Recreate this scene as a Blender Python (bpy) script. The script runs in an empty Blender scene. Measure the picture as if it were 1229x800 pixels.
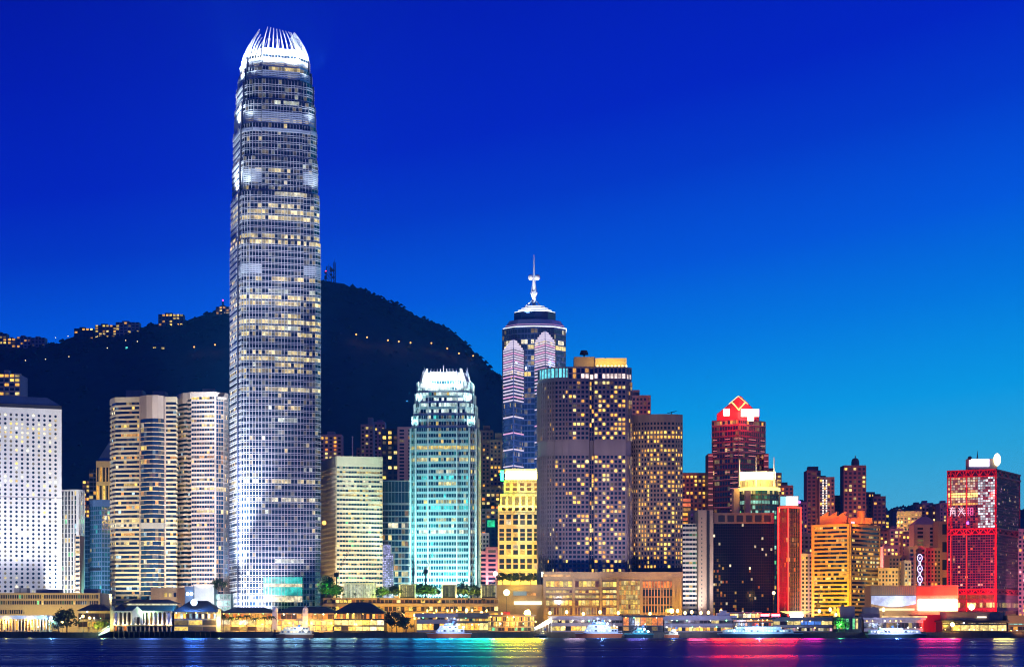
import bpy, math, random
from mathutils import Vector
R = math.radians
S = bpy.context.scene
COL = S.collection

# ------------------------------------------------------------------ camera
F, CX, HZ, CH = 2550.0, 614.5, 753.0, 6.0          # focal length in photo pixels, centre column, horizon row, eye height
cam = bpy.data.objects.new('camera', bpy.data.cameras.new('camera'))
COL.objects.link(cam)
cam.location = (0, 0, CH)
cam.rotation_euler = (R(90), 0, 0)
cam.data.sensor_width = 36.0
cam.data.lens = F / 1229 * 36
cam.data.shift_y = (HZ - 400) / 1229
cam.data.clip_start = 1.0
cam.data.clip_end = 40000
S.camera = cam

# ------------------------------------------------------------------ sky, twilight, exposure
W = bpy.data.worlds.new('World'); S.world = W; W.use_nodes = True
nt = W.node_tree; nt.nodes.clear()
def N(t, **k):
    n = nt.nodes.new(t)
    for a, b in k.items(): setattr(n, a, b)
    return n
def M(op, a, b=None):
    n = N('ShaderNodeMath', operation=op)
    for i, v in enumerate((a, b)):
        if v is None: continue
        if isinstance(v, (int, float)): n.inputs[i].default_value = v
        else: nt.links.new(v, n.inputs[i])
    return n.outputs[0]
def srgb(r, g, b):
    f = lambda c: c / 12.92 if c <= .04045 else ((c + .055) / 1.055) ** 2.4
    return (f(r / 255), f(g / 255), f(b / 255), 1)
tc = N('ShaderNodeTexCoord'); sx = N('ShaderNodeSeparateXYZ')
nt.links.new(tc.outputs['Generated'], sx.inputs[0])
el = M('MAXIMUM', sx.outputs[2], 0.0)
# twilight glow lies low in the west (to the right of the view) and fades behind the camera
u = M('MULTIPLY', el, M('SUBTRACT', 1.0, M('MULTIPLY', sx.outputs[0], 0.75)))
u = M('ADD', u, M('MULTIPLY', M('MAXIMUM', M('MULTIPLY', sx.outputs[1], -1.0), 0.0), 0.16))
u = M('SUBTRACT', u, M('MULTIPLY', sx.outputs[0], 0.02))
ramp = N('ShaderNodeValToRGB')
nt.links.new(M('DIVIDE', u, 0.6), ramp.inputs[0])
cr = ramp.color_ramp
stops = [(0.0, (126, 178, 212)), (.02, (96, 176, 216)), (.045, (76, 186, 232)), (.065, (46, 182, 240)), (.088, (8, 172, 250)), (.125, (0, 134, 246)), (.158, (0, 96, 238)),
         (.197, (0, 60, 214)), (.229, (0, 36, 203)), (.283, (0, 24, 185)), (.336, (0, 15, 166)), (.42, (0, 10, 132)), (.58, (0, 10, 96))]
while len(cr.elements) < len(stops): cr.elements.new(.5)
for e, (p, c) in zip(cr.elements, stops):
    e.position = p / .6; e.color = srgb(*c)
sky = N('ShaderNodeTexSky', sky_type='NISHITA', sun_disc=False)
sky.sun_elevation = R(1.0); sky.sun_rotation = R(125)
bg1 = N('ShaderNodeBackground'); bg1.inputs[1].default_value = 1.06
bg2 = N('ShaderNodeBackground'); bg2.inputs[1].default_value = 0.001
add = N('ShaderNodeAddShader'); out = N('ShaderNodeOutputWorld')
nt.links.new(ramp.outputs[0], bg1.inputs[0]); nt.links.new(sky.outputs[0], bg2.inputs[0])
nt.links.new(bg1.outputs[0], add.inputs[0]); nt.links.new(bg2.outputs[0], add.inputs[1])
nt.links.new(add.outputs[0], out.inputs[0])

sun = bpy.data.objects.new('sun', bpy.data.lights.new('sun', 'SUN'))
COL.objects.link(sun)
sun.data.energy = 0.05; sun.data.angle = R(50); sun.data.color = (.9, .85, 1)   # last diffuse twilight, turned to the facades as weak fill
sun.rotation_euler = Vector((-.45, .85, -.28)).to_track_quat('-Z', 'Y').to_euler()

vs = S.view_settings
vs.view_transform = 'Standard'; vs.look = 'None'; vs.exposure = 0.0; vs.gamma = 1.0; vs.use_curve_mapping = False
cy = S.cycles
cy.filter_width = 1.15
cy.max_bounces = 4; cy.diffuse_bounces = 2; cy.glossy_bounces = 3; cy.transmission_bounces = 2; cy.transparent_max_bounces = 4
cy.caustics_reflective = False; cy.caustics_refractive = False
cy.sample_clamp_indirect = 2.0; cy.use_denoising = True
try: cy.use_light_tree = True
except Exception: pass

# ------------------------------------------------------------------ measuring helpers (photo pixel + distance -> metres)
def X(px, Y): return (px - CX) / F * Y
def Z(py, Y): return CH + (HZ - py) / F * Y
def P(px, Y): return (X(px, Y), Y)

# ------------------------------------------------------------------ materials
MATS = {}
def principled(m):
    m.use_nodes = True
    return m.node_tree, m.node_tree.nodes['Principled BSDF']
def mat(name, c, rough=.6, metal=0., var=.18, scale=.12, streak=True, spec=.5, bump=0.):
    """Solid surface with blotches and vertical rain streaks of dirt."""
    if name in MATS: return MATS[name]
    m = bpy.data.materials.new(name); t, b = principled(m)
    L = t.links.new
    tcn = t.nodes.new('ShaderNodeTexCoord'); mp = t.nodes.new('ShaderNodeMapping')
    mp.inputs['Scale'].default_value = (1, 1, .12 if streak else 1)
    no = t.nodes.new('ShaderNodeTexNoise'); no.inputs['Scale'].default_value = scale; no.inputs['Detail'].default_value = 6
    no.inputs['Roughness'].default_value = .65
    rp = t.nodes.new('ShaderNodeMapRange')
    rp.inputs[1].default_value = .3; rp.inputs[2].default_value = .7
    rp.inputs[3].default_value = 1 - var; rp.inputs[4].default_value = 1 + var * .5
    mx = t.nodes.new('ShaderNodeMix'); mx.data_type = 'RGBA'; mx.blend_type = 'MULTIPLY'; mx.inputs[0].default_value = 1
    mx.inputs[6].default_value = (*c, 1)
    L(tcn.outputs['Object'], mp.inputs[0]); L(mp.outputs[0], no.inputs[0]); L(no.outputs[0], rp.inputs[0])
    L(rp.outputs[0], mx.inputs[7]); L(mx.outputs[2], b.inputs['Base Color'])
    b.inputs['Roughness'].default_value = rough; b.inputs['Metallic'].default_value = metal
    b.inputs['Specular IOR Level'].default_value = spec
    if bump:
        bp = t.nodes.new('ShaderNodeBump'); bp.inputs['Strength'].default_value = bump; bp.inputs['Distance'].default_value = .3
        L(no.outputs[0], bp.inputs['Height']); L(bp.outputs[0], b.inputs['Normal'])
    MATS[name] = m
    return m
def emit(name, c, s=1., sample=True, patchy=0., scale=.3):
    """A surface that gives off light (lamp, neon tube, screen)."""
    if name in MATS: return MATS[name]
    m = bpy.data.materials.new(name); t, b = principled(m)
    b.inputs['Base Color'].default_value = (.05, .05, .05, 1); b.inputs['Roughness'].default_value = .4
    b.inputs['Emission Color'].default_value = (*c, 1); b.inputs['Emission Strength'].default_value = s
    if patchy:
        tcn = t.nodes.new('ShaderNodeTexCoord'); no = t.nodes.new('ShaderNodeTexNoise')
        no.inputs['Scale'].default_value = scale; no.inputs['Detail'].default_value = 5
        rp = t.nodes.new('ShaderNodeMapRange'); rp.inputs[1].default_value = .35; rp.inputs[2].default_value = .65
        rp.inputs[3].default_value = s * (1 - patchy); rp.inputs[4].default_value = s * (1 + patchy)
        t.links.new(tcn.outputs['Object'], no.inputs[0]); t.links.new(no.outputs[0], rp.inputs[0]); t.links.new(rp.outputs[0], b.inputs['Emission Strength'])
    m.cycles.emission_sampling = 'AUTO' if sample else 'NONE'
    MATS[name] = m
    return m
def glass(name, c=(.012, .018, .03), rough=.1, spec=.7, scale=.35, gain=1.):
    """Window glass; the attribute «glow» holds the light of the room behind each pane, on a few towers painted-in reflections too, blotched by furniture, blinds and people."""
    if name in MATS: return MATS[name]
    m = bpy.data.materials.new(name); t, b = principled(m); L = t.links.new
    b.inputs['Base Color'].default_value = (*c, 1); b.inputs['Roughness'].default_value = rough
    b.inputs['Specular IOR Level'].default_value = spec
    a = t.nodes.new('ShaderNodeAttribute'); a.attribute_name = 'glow'
    tcn = t.nodes.new('ShaderNodeTexCoord'); no = t.nodes.new('ShaderNodeTexNoise')
    no.inputs['Scale'].default_value = scale; no.inputs['Detail'].default_value = 4; no.inputs['Roughness'].default_value = .7
    rp = t.nodes.new('ShaderNodeMapRange'); rp.inputs[1].default_value = .36; rp.inputs[2].default_value = .6
    rp.inputs[3].default_value = .55 * gain; rp.inputs[4].default_value = 1.6 * gain
    L(tcn.outputs['Object'], no.inputs[0]); L(no.outputs[0], rp.inputs[0])
    L(a.outputs['Color'], b.inputs['Emission Color']); L(rp.outputs[0], b.inputs['Emission Strength'])
    m.cycles.emission_sampling = 'NONE'
    MATS[name] = m
    return m

# ------------------------------------------------------------------ mesh collecting
class MB:
    def __init__(s): s.v = []; s.f = []; s.g = {}
    def quad(s, a, b, c, d, g=None):
        n = len(s.v); s.v += [a, b, c, d]
        if g is not None: s.g[len(s.f)] = g
        s.f.append((n, n + 1, n + 2, n + 3))
    def face(s, pts, g=None):
        n = len(s.v); s.v += list(pts)
        if g is not None: s.g[len(s.f)] = g
        s.f.append(tuple(range(n, n + len(pts))))
    def hexa(s, c):                                   # 8 corners: 4 low, 4 high
        n = len(s.v); s.v += c
        for q in ((3, 2, 1, 0), (4, 5, 6, 7), (0, 1, 5, 4), (1, 2, 6, 5), (2, 3, 7, 6), (3, 0, 4, 7)):
            s.f.append(tuple(n + i for i in q))
    def box(s, x0, x1, y0, y1, z0, z1):
        s.hexa([(x0, y0, z0), (x1, y0, z0), (x1, y1, z0), (x0, y1, z0), (x0, y0, z1), (x1, y0, z1), (x1, y1, z1), (x0, y1, z1)])
    def wbox(s, w, u0, u1, o0, o1, z0, z1):           # box lying on a wall w, from u0 to u1 along it, standing o0..o1 out of it
        s.hexa([w.at(u0, z0, o1), w.at(u1, z0, o1), w.at(u1, z0, o0), w.at(u0, z0, o0), w.at(u0, z1, o1), w.at(u1, z1, o1), w.at(u1, z1, o0), w.at(u0, z1, o0)])
    def prism(s, poly, z0, z1, poly2=None):
        q = poly2 or poly; n = len(s.v); k = len(poly)
        s.v += [(x, y, z0) for x, y in poly] + [(x, y, z1) for x, y in q]
        for i in range(k):
            j = (i + 1) % k
            s.f.append((n + i, n + j, n + k + j, n + k + i))
        s.f.append(tuple(n + k + i for i in range(k)))
        s.f.append(tuple(n + k - 1 - i for i in range(k)))
    def tube(s, a, b, r, n=6, r2=None):
        a, b = Vector(a), Vector(b); d = (b - a).normalized()
        e = d.orthogonal().normalized(); g = d.cross(e); m = len(s.v); r2 = r if r2 is None else r2
        for p, rr in ((a, r), (b, r2)):
            for i in range(n):
                t = 2 * math.pi * i / n
                s.v.append(tuple(p + (e * math.cos(t) + g * math.sin(t)) * rr))
        for i in range(n):
            j = (i + 1) % n
            s.f.append((m + i, m + j, m + n + j, m + n + i))
        s.f.append(tuple(m + n + i for i in range(n))); s.f.append(tuple(m + n - 1 - i for i in range(n)))
    def ball(s, c, r, n=8, k=6, sz=1.):
        rings = []
        for i in range(k + 1):
            t = math.pi * i / k; m = len(s.v)
            for j in range(n):
                p = 2 * math.pi * j / n
                s.v.append((c[0] + r * math.sin(t) * math.cos(p), c[1] + r * math.sin(t) * math.sin(p), c[2] + r * sz * math.cos(t)))
            rings.append(m)
        for i in range(k):
            for j in range(n):
                q = (j + 1) % n
                s.f.append((rings[i] + j, rings[i + 1] + j, rings[i + 1] + q, rings[i] + q))
    def hip(s, x0, x1, y0, y1, z0, z1, ix, iy, ov=0.):
        x0 -= ov; x1 += ov; y0 -= ov; y1 += ov
        s.prism([(x0, y0), (x1, y0), (x1, y1), (x0, y1)], z0, z1, [(x0 + ix, y0 + iy), (x1 - ix, y0 + iy), (x1 - ix, y1 - iy), (x0 + ix, y1 - iy)])
    def build(s, name, m, parent=None, kind=None, smooth=False, label=None):
        if not s.f: return None
        me = bpy.data.meshes.new(name)
        o = bpy.data.objects.new(name, me); COL.objects.link(o)
        off = Vector((0, 0, 0))
        if parent is not None:
            o.parent = parent
            p = parent
            while p is not None: off += p.location; p = p.parent
        v = [(a[0] - off[0], a[1] - off[1], a[2] - off[2]) for a in s.v]
        me.from_pydata(v, [], s.f)
        if s.g:
            at = me.attributes.new('glow', 'FLOAT_COLOR', 'FACE')
            d = [0.0] * (4 * len(s.f))
            for i in range(len(s.f)):
                c = s.g.get(i, (0, 0, 0)); d[4 * i:4 * i + 4] = (*c, 1)
            at.data.foreach_set('color', d)
        if smooth:
            me.polygons.foreach_set('use_smooth', [True] * len(s.f))
        me.update()
        me.materials.append(m)
        if kind: o['kind'] = kind
        if label: o['label'] = label
        return o
class Wall:
    def __init__(s, p0, p1):
        s.p = p0; dx, dy = p1[0] - p0[0], p1[1] - p0[1]
        s.L = math.hypot(dx, dy); s.d = (dx / s.L, dy / s.L); s.n = (s.d[1], -s.d[0])
    def at(s, u, z, o=0.):
        return (s.p[0] + s.d[0] * u + s.n[0] * o, s.p[1] + s.d[1] * u + s.n[1] * o, z)

# ------------------------------------------------------------------ things
def tag(o, label, cat, group=None):
    o['label'] = label; o['category'] = cat
    if group: o['group'] = group
    return o
def thing(name, label, cat, loc=(0, 0, 0), group=None):
    o = bpy.data.objects.new(name, None); COL.objects.link(o)
    o.location = loc; o.empty_display_size = 1
    return tag(o, label, cat, group)
def dup(o, loc, label=None, scale=None, rz=None, group=None):
    def cp(a, par):
        c = a.copy(); COL.objects.link(c)
        if par is not None: c.parent = par
        for ch in list(a.children): cp(ch, c)
        return c
    c = cp(o, None); c.location = loc
    if label: c['label'] = label
    if group: c['group'] = group
    if scale: c.scale = scale if isinstance(scale, tuple) else (scale,) * 3
    if rz is not None: c.rotation_euler = (0, 0, rz)
    return c
FLOOD = 0.92; BULB = 2.4
def flood(root, pos, target, kw, col=(1, 1, 1), ang=60, blend=.6, size=1.5):
    """A floodlight lamp of the building ROOT, in world metres; power in kilowatts; some are added fills with no seen lamp."""
    l = bpy.data.lights.new('flood_or_fill', 'SPOT'); l.energy = kw * 1000 * FLOOD; l.color = [c ** 1.35 for c in col]
    l.spot_size = R(ang); l.spot_blend = blend; l.shadow_soft_size = size
    o = bpy.data.objects.new('flood_or_fill', l); COL.objects.link(o)
    loc = Vector(pos); o.rotation_euler = (Vector(target) - loc).to_track_quat('-Z', 'Y').to_euler()
    if root is not None: o.parent = root; loc = loc - root.location
    o.location = loc
    return o
def bulb(root, pos, kw, col=(1, .7, .3), size=.8):
    l = bpy.data.lights.new('lamp_or_fill', 'POINT'); l.energy = kw * 1000 * BULB; l.color = [c ** 2.1 for c in col]; l.shadow_soft_size = size
    o = bpy.data.objects.new('lamp_or_fill', l); COL.objects.link(o); loc = Vector(pos)
    if root is not None: o.parent = root; loc = loc - root.location
    o.location = loc
    return o

# ------------------------------------------------------------------ light of rooms
WARM, YEL, WHT, COOL, TEAL, ORG, GRN, PALE = (1, .46, .05), (1, .68, .11), (1, .88, .55), (.6, .9, 1), (.12, .95, .85), (1, .26, .02), (.2, .9, .35), (1, .76, .24)
def mul(c, k): return (c[0] * k, c[1] * k, c[2] * k)
def lit_cells(p, pal, lo=.5, hi=1.6, dim=0.):
    def f(i, j, nr, rg):
        if rg.random() < p: return mul(rg.choice(pal), rg.uniform(lo, hi))
        if rg.random() < .12: return mul(rg.choice(pal), rg.uniform(.02, .14))
        return mul((.4, .7, 1), dim) if dim else (0, 0, 0)
    return f
def lit_rows(prow, pin, pelse, pal, lo=.5, hi=1.5, dim=0.):
    st = {}
    def f(i, j, nr, rg):
        if j not in st: st[j] = (rg.random() < prow, rg.choice(pal), rg.randint(0, 4), rg.randint(5, 40))
        on, c, a, b = st[j]
        if on and a <= i <= a + b and rg.random() < pin: return mul(c, rg.uniform(lo, hi))
        if rg.random() < pelse: return mul(rg.choice(pal), rg.uniform(lo * .5, hi * .9))
        if rg.random() < .2: return mul(rg.choice(pal), rg.uniform(.03, .2))
        return mul((.4, .7, 1), dim) if dim else (0, 0, 0)
    return f

# ------------------------------------------------------------------ towers
def quadf(pL, pR, Y, dep, ang=0.):
    """Footprint with one front, from photo column pL to pR, its left corner Y away, turned by ANG degrees (right end farther)."""
    c, s = math.cos(R(ang)), math.sin(R(ang)); L = P(pL, Y); k = (pR - CX) / F
    t = (k * Y - L[0]) / (c - k * s); Rr = (L[0] + t * c, Y + t * s)
    return [L, Rr, (Rr[0] - s * dep, Rr[1] + c * dep), (L[0] - s * dep, Y + c * dep)]
def corner(pL, pC, pR, Y, ang):
    """Footprint showing two sides that meet at column pC, Y away; the right one turned by ANG degrees."""
    c, s = math.cos(R(ang)), math.sin(R(ang)); C = P(pC, Y)
    k = (pR - CX) / F; t = (k * Y - C[0]) / (c - k * s); Rr = (C[0] + t * c, Y + t * s)
    k = (pL - CX) / F; t = (k * Y - C[0]) / (-s - k * c); L = (C[0] - t * s, Y + t * c)
    return [L, C, Rr, (Rr[0] + L[0] - C[0], Rr[1] + L[1] - C[1])]
GL = glass('window_glass')
GLT = glass('teal_glass', (.01, .045, .06), .1, .8)
GLB = glass('blue_glass', (.012, .03, .075), .1, .9)
class Tower:
    def __init__(s, name, label, cat, poly, z1, z0=3., body=None, group=None, seed=0):
        cx = sum(p[0] for p in poly) / len(poly); cyy = sum(p[1] for p in poly) / len(poly)
        s.root = thing(name, label, cat, (cx, cyy, z0), group)
        s.poly, s.z0, s.z1, s.body = poly, z0, z1, body
        s.rg = random.Random(seed); s.grid = MB(); s.span = MB(); s.wins = []
        b = MB(); b.prism(poly, z0, z1); b.build('wall', body, s.root)
    def face(s, e, lit, floor=3.8, bay=3., pw=.5, sh=.35, dep=.4, mode='cell', top=0., base=0., z0=None, z1=None, bands=None, seg=None, pout=1.25):
        p0, p1 = seg if seg else (s.poly[e], s.poly[(e + 1) % len(s.poly)])
        w = Wall(p0, p1); z0 = s.z0 if z0 is None else z0; z1 = s.z1 if z1 is None else z1
        H = z1 - z0 - top - base; nr = max(1, round(H / floor)); h = H / nr; nc = max(1, round(w.L / bay)); c = w.L / nc
        bands = bands or [(0, sh)]
        lo = max(b for a, b in bands if a < .5); zb = z0 + base
        if base > .2: s.span.wbox(w, 0, w.L, 0, dep * 1.1, z0, zb - .004)
        if top > .2: s.span.wbox(w, 0, w.L, 0, dep * 1.1, z1 - top + .004, z1)
        for j in range(nr):
            for a, b in bands:
                if b > a: s.span.wbox(w, 0, w.L, 0, dep, zb + (j + a) * h + .003, zb + (j + b) * h)
        if pw > 0:
            for i in range(nc + 1):
                a, b = max(0, i * c - pw / 2), min(w.L, i * c + pw / 2)
                s.grid.wbox(w, a, b, 0, dep * pout, zb, z1 - top - .01)
        for j in range(nr):
            row = []
            for i in range(nc):
                g = lit(i, j, nr, s.rg)
                u0, u1, a, b = i * c + pw / 2, (i + 1) * c - pw / 2, zb + (j + lo) * h, zb + (j + 1) * h
                q = ((w.at(u0, a, .06), w.at(u1, a, .06), w.at(u1, b, .06), w.at(u0, b, .06)), g)
                if mode == 'cell': s.wins.append([q])
                else: row.append(q)
            if row: s.wins.append(row)
    def faces(s, es, lit, *a, **k):
        for e in es: s.face(e, lit, *a, **k)
    def finish(s, grid=None, span=None, win=GL, maxn=100):
        if len(s.grid.f) <= 6 * 26 and s.span.f:
            k_ = len(s.span.v); s.span.v += s.grid.v; s.span.f += [tuple(i + k_ for i in f) for f in s.grid.f]; s.grid = MB()
        s.grid.build('mullion_grid', grid or s.body, s.root)
        s.span.build('cladding_band', span or grid or s.body, s.root)
        def score(r):
            (a, b, c, d), g = r[0]
            area = sum((Vector(q[0][1]) - Vector(q[0][0])).length * (q[0][2][2] - q[0][1][2]) for q in r)
            return (round(area, 1), max(max(q[1]) for q in r))
        ws = sorted(s.wins, key=score, reverse=True)
        rest = MB()
        for k, r in enumerate(ws):
            mb = MB() if k < maxn else rest
            for q, g in r: mb.quad(*q, g=g)
            if k < maxn: mb.build('window', win, s.root)
        rest.build('window', win, s.root, kind='stuff')
        return s.root
    def box(s, name, pL, pR, yT, yB, Y, dep, m):
        b = MB(); b.box(X(pL, Y), X(pR, Y), Y, Y + dep, Z(yB, Y), Z(yT, Y)); return b.build(name, m, s.root)
# ------------------------------------------------------------------ setting: water, ground, hill
def struct(name, mb, m, **k):
    return mb.build(name, m, None, kind='structure', **k)
def water_material():
    """Murky blue harbour: rough long-wave gloss over a navy body, with wind bands lying along the shore."""
    m = bpy.data.materials.new('harbour_water'); m.use_nodes = True; t = m.node_tree; t.nodes.clear(); L = t.links.new
    tcn = t.nodes.new('ShaderNodeTexCoord')
    def noise(sx_, sy_, det):
        mp = t.nodes.new('ShaderNodeMapping'); mp.inputs['Scale'].default_value = (sx_, sy_, 1)
        no = t.nodes.new('ShaderNodeTexNoise'); no.inputs['Scale'].default_value = 1; no.inputs['Detail'].default_value = det
        L(tcn.outputs['Object'], mp.inputs[0]); L(mp.outputs[0], no.inputs[0]); return no.outputs[0]
    big, mid = noise(.007, .026, 5), noise(.06, .2, 3)
    rp = t.nodes.new('ShaderNodeMapRange'); rp.inputs[1].default_value = .36; rp.inputs[2].default_value = .64
    rp.inputs[3].default_value = .20; rp.inputs[4].default_value = .46
    L(big, rp.inputs[0])
    ad = t.nodes.new('ShaderNodeMath'); ad.operation = 'MULTIPLY_ADD'; ad.inputs[1].default_value = .3
    L(mid, ad.inputs[0]); L(big, ad.inputs[2])
    bp = t.nodes.new('ShaderNodeBump'); bp.inputs['Strength'].default_value = .8; bp.inputs['Distance'].default_value = 3.6
    L(ad.outputs[0], bp.inputs['Height'])
    gl = t.nodes.new('ShaderNodeBsdfGlossy'); gl.distribution = 'GGX'; gl.inputs['Color'].default_value = (.10, .185, .42, 1)
    L(rp.outputs[0], gl.inputs['Roughness']); L(bp.outputs[0], gl.inputs['Normal'])
    df = t.nodes.new('ShaderNodeBsdfDiffuse'); df.inputs['Color'].default_value = (.002, .03, .12, 1)
    mx = t.nodes.new('ShaderNodeMixShader'); mx.inputs[0].default_value = .8
    L(df.outputs[0], mx.inputs[1]); L(gl.outputs[0], mx.inputs[2])
    o = t.nodes.new('ShaderNodeOutputMaterial'); L(mx.outputs[0], o.inputs[0])
    return m
b = MB(); b.quad((-6000, -3000, 0), (6000, -3000, 0), (6000, 1300, 0), (-6000, 1300, 0)); struct('water', b, water_material())
m_asph = mat('asphalt', (.05, .05, .055), .8, var=.3, streak=False)
b = MB(); b.quad((-9000, 1300, 3), (9000, 1300, 3), (9000, 16000, 3), (-9000, 16000, 3)); struct('ground', b, m_asph)
m_sea = mat('quay_concrete', (.10, .085, .07), .85, var=.45, scale=.5, bump=.5)

RIDGE = [(-400, 440), (-100, 418), (0, 414), (60, 413), (100, 402), (130, 400), (170, 391), (190, 388), (222, 386), (255, 375), (275, 371), (330, 350), (372, 340), (390, 338), (408, 340),
         (430, 345), (450, 354), (478, 364), (500, 378), (525, 388), (545, 398), (560, 413), (580, 432), (600, 452), (640, 486), (700, 528), (760, 556), (850, 582), (960, 600), (1010, 606), (1060, 612), (1095, 608), (1137, 607), (1229, 612), (1500, 640), (1800, 680)]
RY = 2900.0
def ridge_z(x):
    px = x / RY * F + CX
    for (a, ya), (c, yc) in zip(RIDGE, RIDGE[1:]):
        if a <= px <= c:
            t = (px - a) / (c - a); t = t * t * (3 - 2 * t) * .4 + t * .6
            return Z(ya + (yc - ya) * t, RY)
    return Z(440 if px < 0 else 680, RY)
def hill_z(x, y):
    """Height of the wooded hill: it climbs from behind the towers to its ridge and falls away beyond."""
    xr = x * RY / max(y, 1500)
    zr = ridge_z(xr)
    if y < RY:
        t = max(0., (y - 1900) / (RY - 1900)); s = t * .75 + .25 * t * t
        return zr * s * (.93 + .07 * t) + 14 * math.sin(x * .013 + y * .004) * t * (1 - t) + 9 * math.sin(x * .031 + 2) * t * (1 - t)
    return zr - (y - RY) * .35
rg = random.Random(3)
b = MB(); nx, ny = 420, 90
xs = [-1500 + 3400 * i / nx for i in range(nx + 1)]; ys = [1850 + 1550 * j / ny for j in range(ny + 1)]
for y in ys:
    for x in xs:
        b.v.append((x, y, hill_z(x, y) + rg.uniform(-2.2, 2.2)))
for j in range(ny):
    for i in range(nx):
        k = j * (nx + 1) + i; b.f.append((k, k + 1, k + nx + 2, k + nx + 1))
m_wood = mat('hill_forest_floor', (.022, .042, .042), .9, var=.4, scale=.05, streak=False, bump=.6)
struct('hill', b, m_wood, smooth=True)
# tree crowns that roughen the ridge line and the slope
b = MB(); m_crown = mat('forest_leaves', (.026, .05, .046), .9, var=.4, scale=.2, streak=False)
for k in range(5200):
    y = RY + rg.uniform(-60, 14) if k < 2600 else rg.uniform(2050, RY)
    x = rg.uniform(-900, 900) * (y / RY if k < 2600 else .8)
    z = hill_z(x, y); r = rg.uniform(2, 4.6); n = len(b.v)
    for q in ((1, 0, 0), (.3, .95, .1), (-.8, .6, -.1), (-.8, -.6, .15), (.3, -.95, 0), (.1, .1, 1)):
        b.v.append((x + q[0] * r * rg.uniform(.7, 1.3), y + q[1] * r * rg.uniform(.7, 1.3), z + (q[2] * rg.uniform(.6, 1.3) + .1) * r))
    for i in range(5): b.f.append((n + i, n + (i + 1) % 5, n + 5))
b.build('forest', m_crown, kind='stuff')
def on_hill(px, py):
    """Walk a sight line out to where it meets the hill."""
    for i in range(400):
        y = 1900 + i * 4
        if y >= RY or Z(py, y) <= hill_z(X(px, y), y): return X(px, y), y, hill_z(X(px, y), y)
# ------------------------------------------------------------------ cladding colours
m_white = mat('white_panel', (.72, .73, .74), .55, var=.10)
m_cream = mat('cream_stone', (.60, .52, .36), .6, var=.14)
m_pinkst = mat('pink_granite', (.50, .40, .34), .6, var=.15)
m_beige = mat('beige_render', (.42, .32, .20), .7, var=.2)
m_dark = mat('dark_metal', (.03, .032, .04), .45, .3)
m_roofb = mat('blue_slate_roof', (.10, .16, .30), .5, var=.25)
m_steel = mat('pale_steel_fin', (.70, .72, .78), .4, .2, var=.08)
m_greyc = mat('grey_concrete', (.30, .29, .30), .75, var=.25)
m_tealm = mat('teal_metal_fin', (.50, .66, .66), .4, .2, var=.1)
m_purp = mat('mauve_concrete', (.32, .27, .33), .75, var=.22)
m_brown = mat('brown_cladding', (.22, .15, .13), .7, var=.25)
m_glassdk = mat('dark_curtain_wall', (.015, .02, .035), .15, var=.1, spec=.8)
m_glasspurp = mat('violet_curtain_wall', (.03, .028, .06), .2, var=.1, spec=.7)
m_glassteal = mat('teal_curtain_wall', (.02, .06, .075), .15, var=.1, spec=.8)

# ---- porthole tower
pt = quadf(-45, 74, 1490, 45, 24)
zt = Z(487, 1495)
T = Tower('porthole_tower', 'white slab tower pierced by a grid of round porthole windows under a blue sloping roof', 'office tower', pt, zt, body=m_white, seed=1)
w = Wall(pt[0], pt[1]); rg = T.rg
nrow, pitch, c0 = 44, 5.28 * 1505 / F, w.L - 4.4
fl = 6.15 * 1.02 * 1510 / F / math.cos(R(24)) * .985
discs, rim = [], MB()
for j in range(nrow):
    z = zt - 5.2 - j * pitch
    if z < 8: break
    for i in range(19):
        u = c0 - i * fl * .985
        if u < 1: continue
        p = .8 if j in (3, 4, 5) else .3 if j in (2, 6, 8) else .12
        g = (0, 0, 0)
        if rg.random() < p: g = mul(rg.choice([WHT, WHT, PALE, YEL]), rg.uniform(.5, 2.0))
        elif rg.random() < .25: g = mul(rg.choice([WHT, PALE]), rg.uniform(.04, .25))
        pts = [(u + .98 * math.cos(k * math.pi / 6), z + .98 * math.sin(k * math.pi / 6)) for k in range(12)]
        discs.append((u, [w.at(a, q, .05) for a, q in pts], g))
        for k in range(12):
            a0, a1 = k * math.pi / 6, (k + 1) * math.pi / 6
            q = lambda a, r, o: w.at(u + r * math.cos(a), z + r * math.sin(a), o)
            rim.quad(q(a0, .96, .28), q(a0, 1.16, .28), q(a1, 1.16, .28), q(a1, .96, .28))
            rim.quad(q(a0, .96, .03), q(a0, .96, .28), q(a1, .96, .28), q(a1, .96, .03))
            rim.quad(q(a0, 1.16, .28), q(a0, 1.16, .01), q(a1, 1.16, .01), q(a1, 1.16, .28))
rim.build('porthole_rim', m_white, T.root)
rest = MB(); discs.sort(key=lambda d: (d[0] < w.L * .42, -max(d[2])))
for k, (u, p, g) in enumerate(discs):
    mb = MB() if k < 100 else rest
    mb.face(p, g=g)
    if k < 100: mb.build('window', GL, T.root)
rest.build('window', GL, T.root, kind='stuff')
b = MB(); b.prism(pt, zt, zt + 2.6); b.build('parapet', m_dark, T.root)
ctr = (sum(p[0] for p in pt) / 4, sum(p[1] for p in pt) / 4)
sc = lambda k: [(ctr[0] + (x - ctr[0]) * k, ctr[1] + (y - ctr[1]) * k) for x, y in pt]
b = MB(); b.prism(sc(.98), zt + 2.6, zt + 8.6, sc(.74)); b.build('roof', m_roofb, T.root)
b = MB(); b.wbox(w, 0, w.L, 0, .12, Z(597, 1510), Z(596, 1510)); b.build('joint', m_greyc, T.root)
for px, k in ((10, 170), (40, 170), (68, 170)):
    flood(T.root, (X(px, 1445), 1445, 36), (X(px + 4, 1500), 1505, 120), k, (.95, .95, 1), 95)
flood(T.root, (X(20, 1340), 1340, 45), (X(30, 1500), 1505, 95), 700, (.96, .95, 1), 60)

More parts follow.
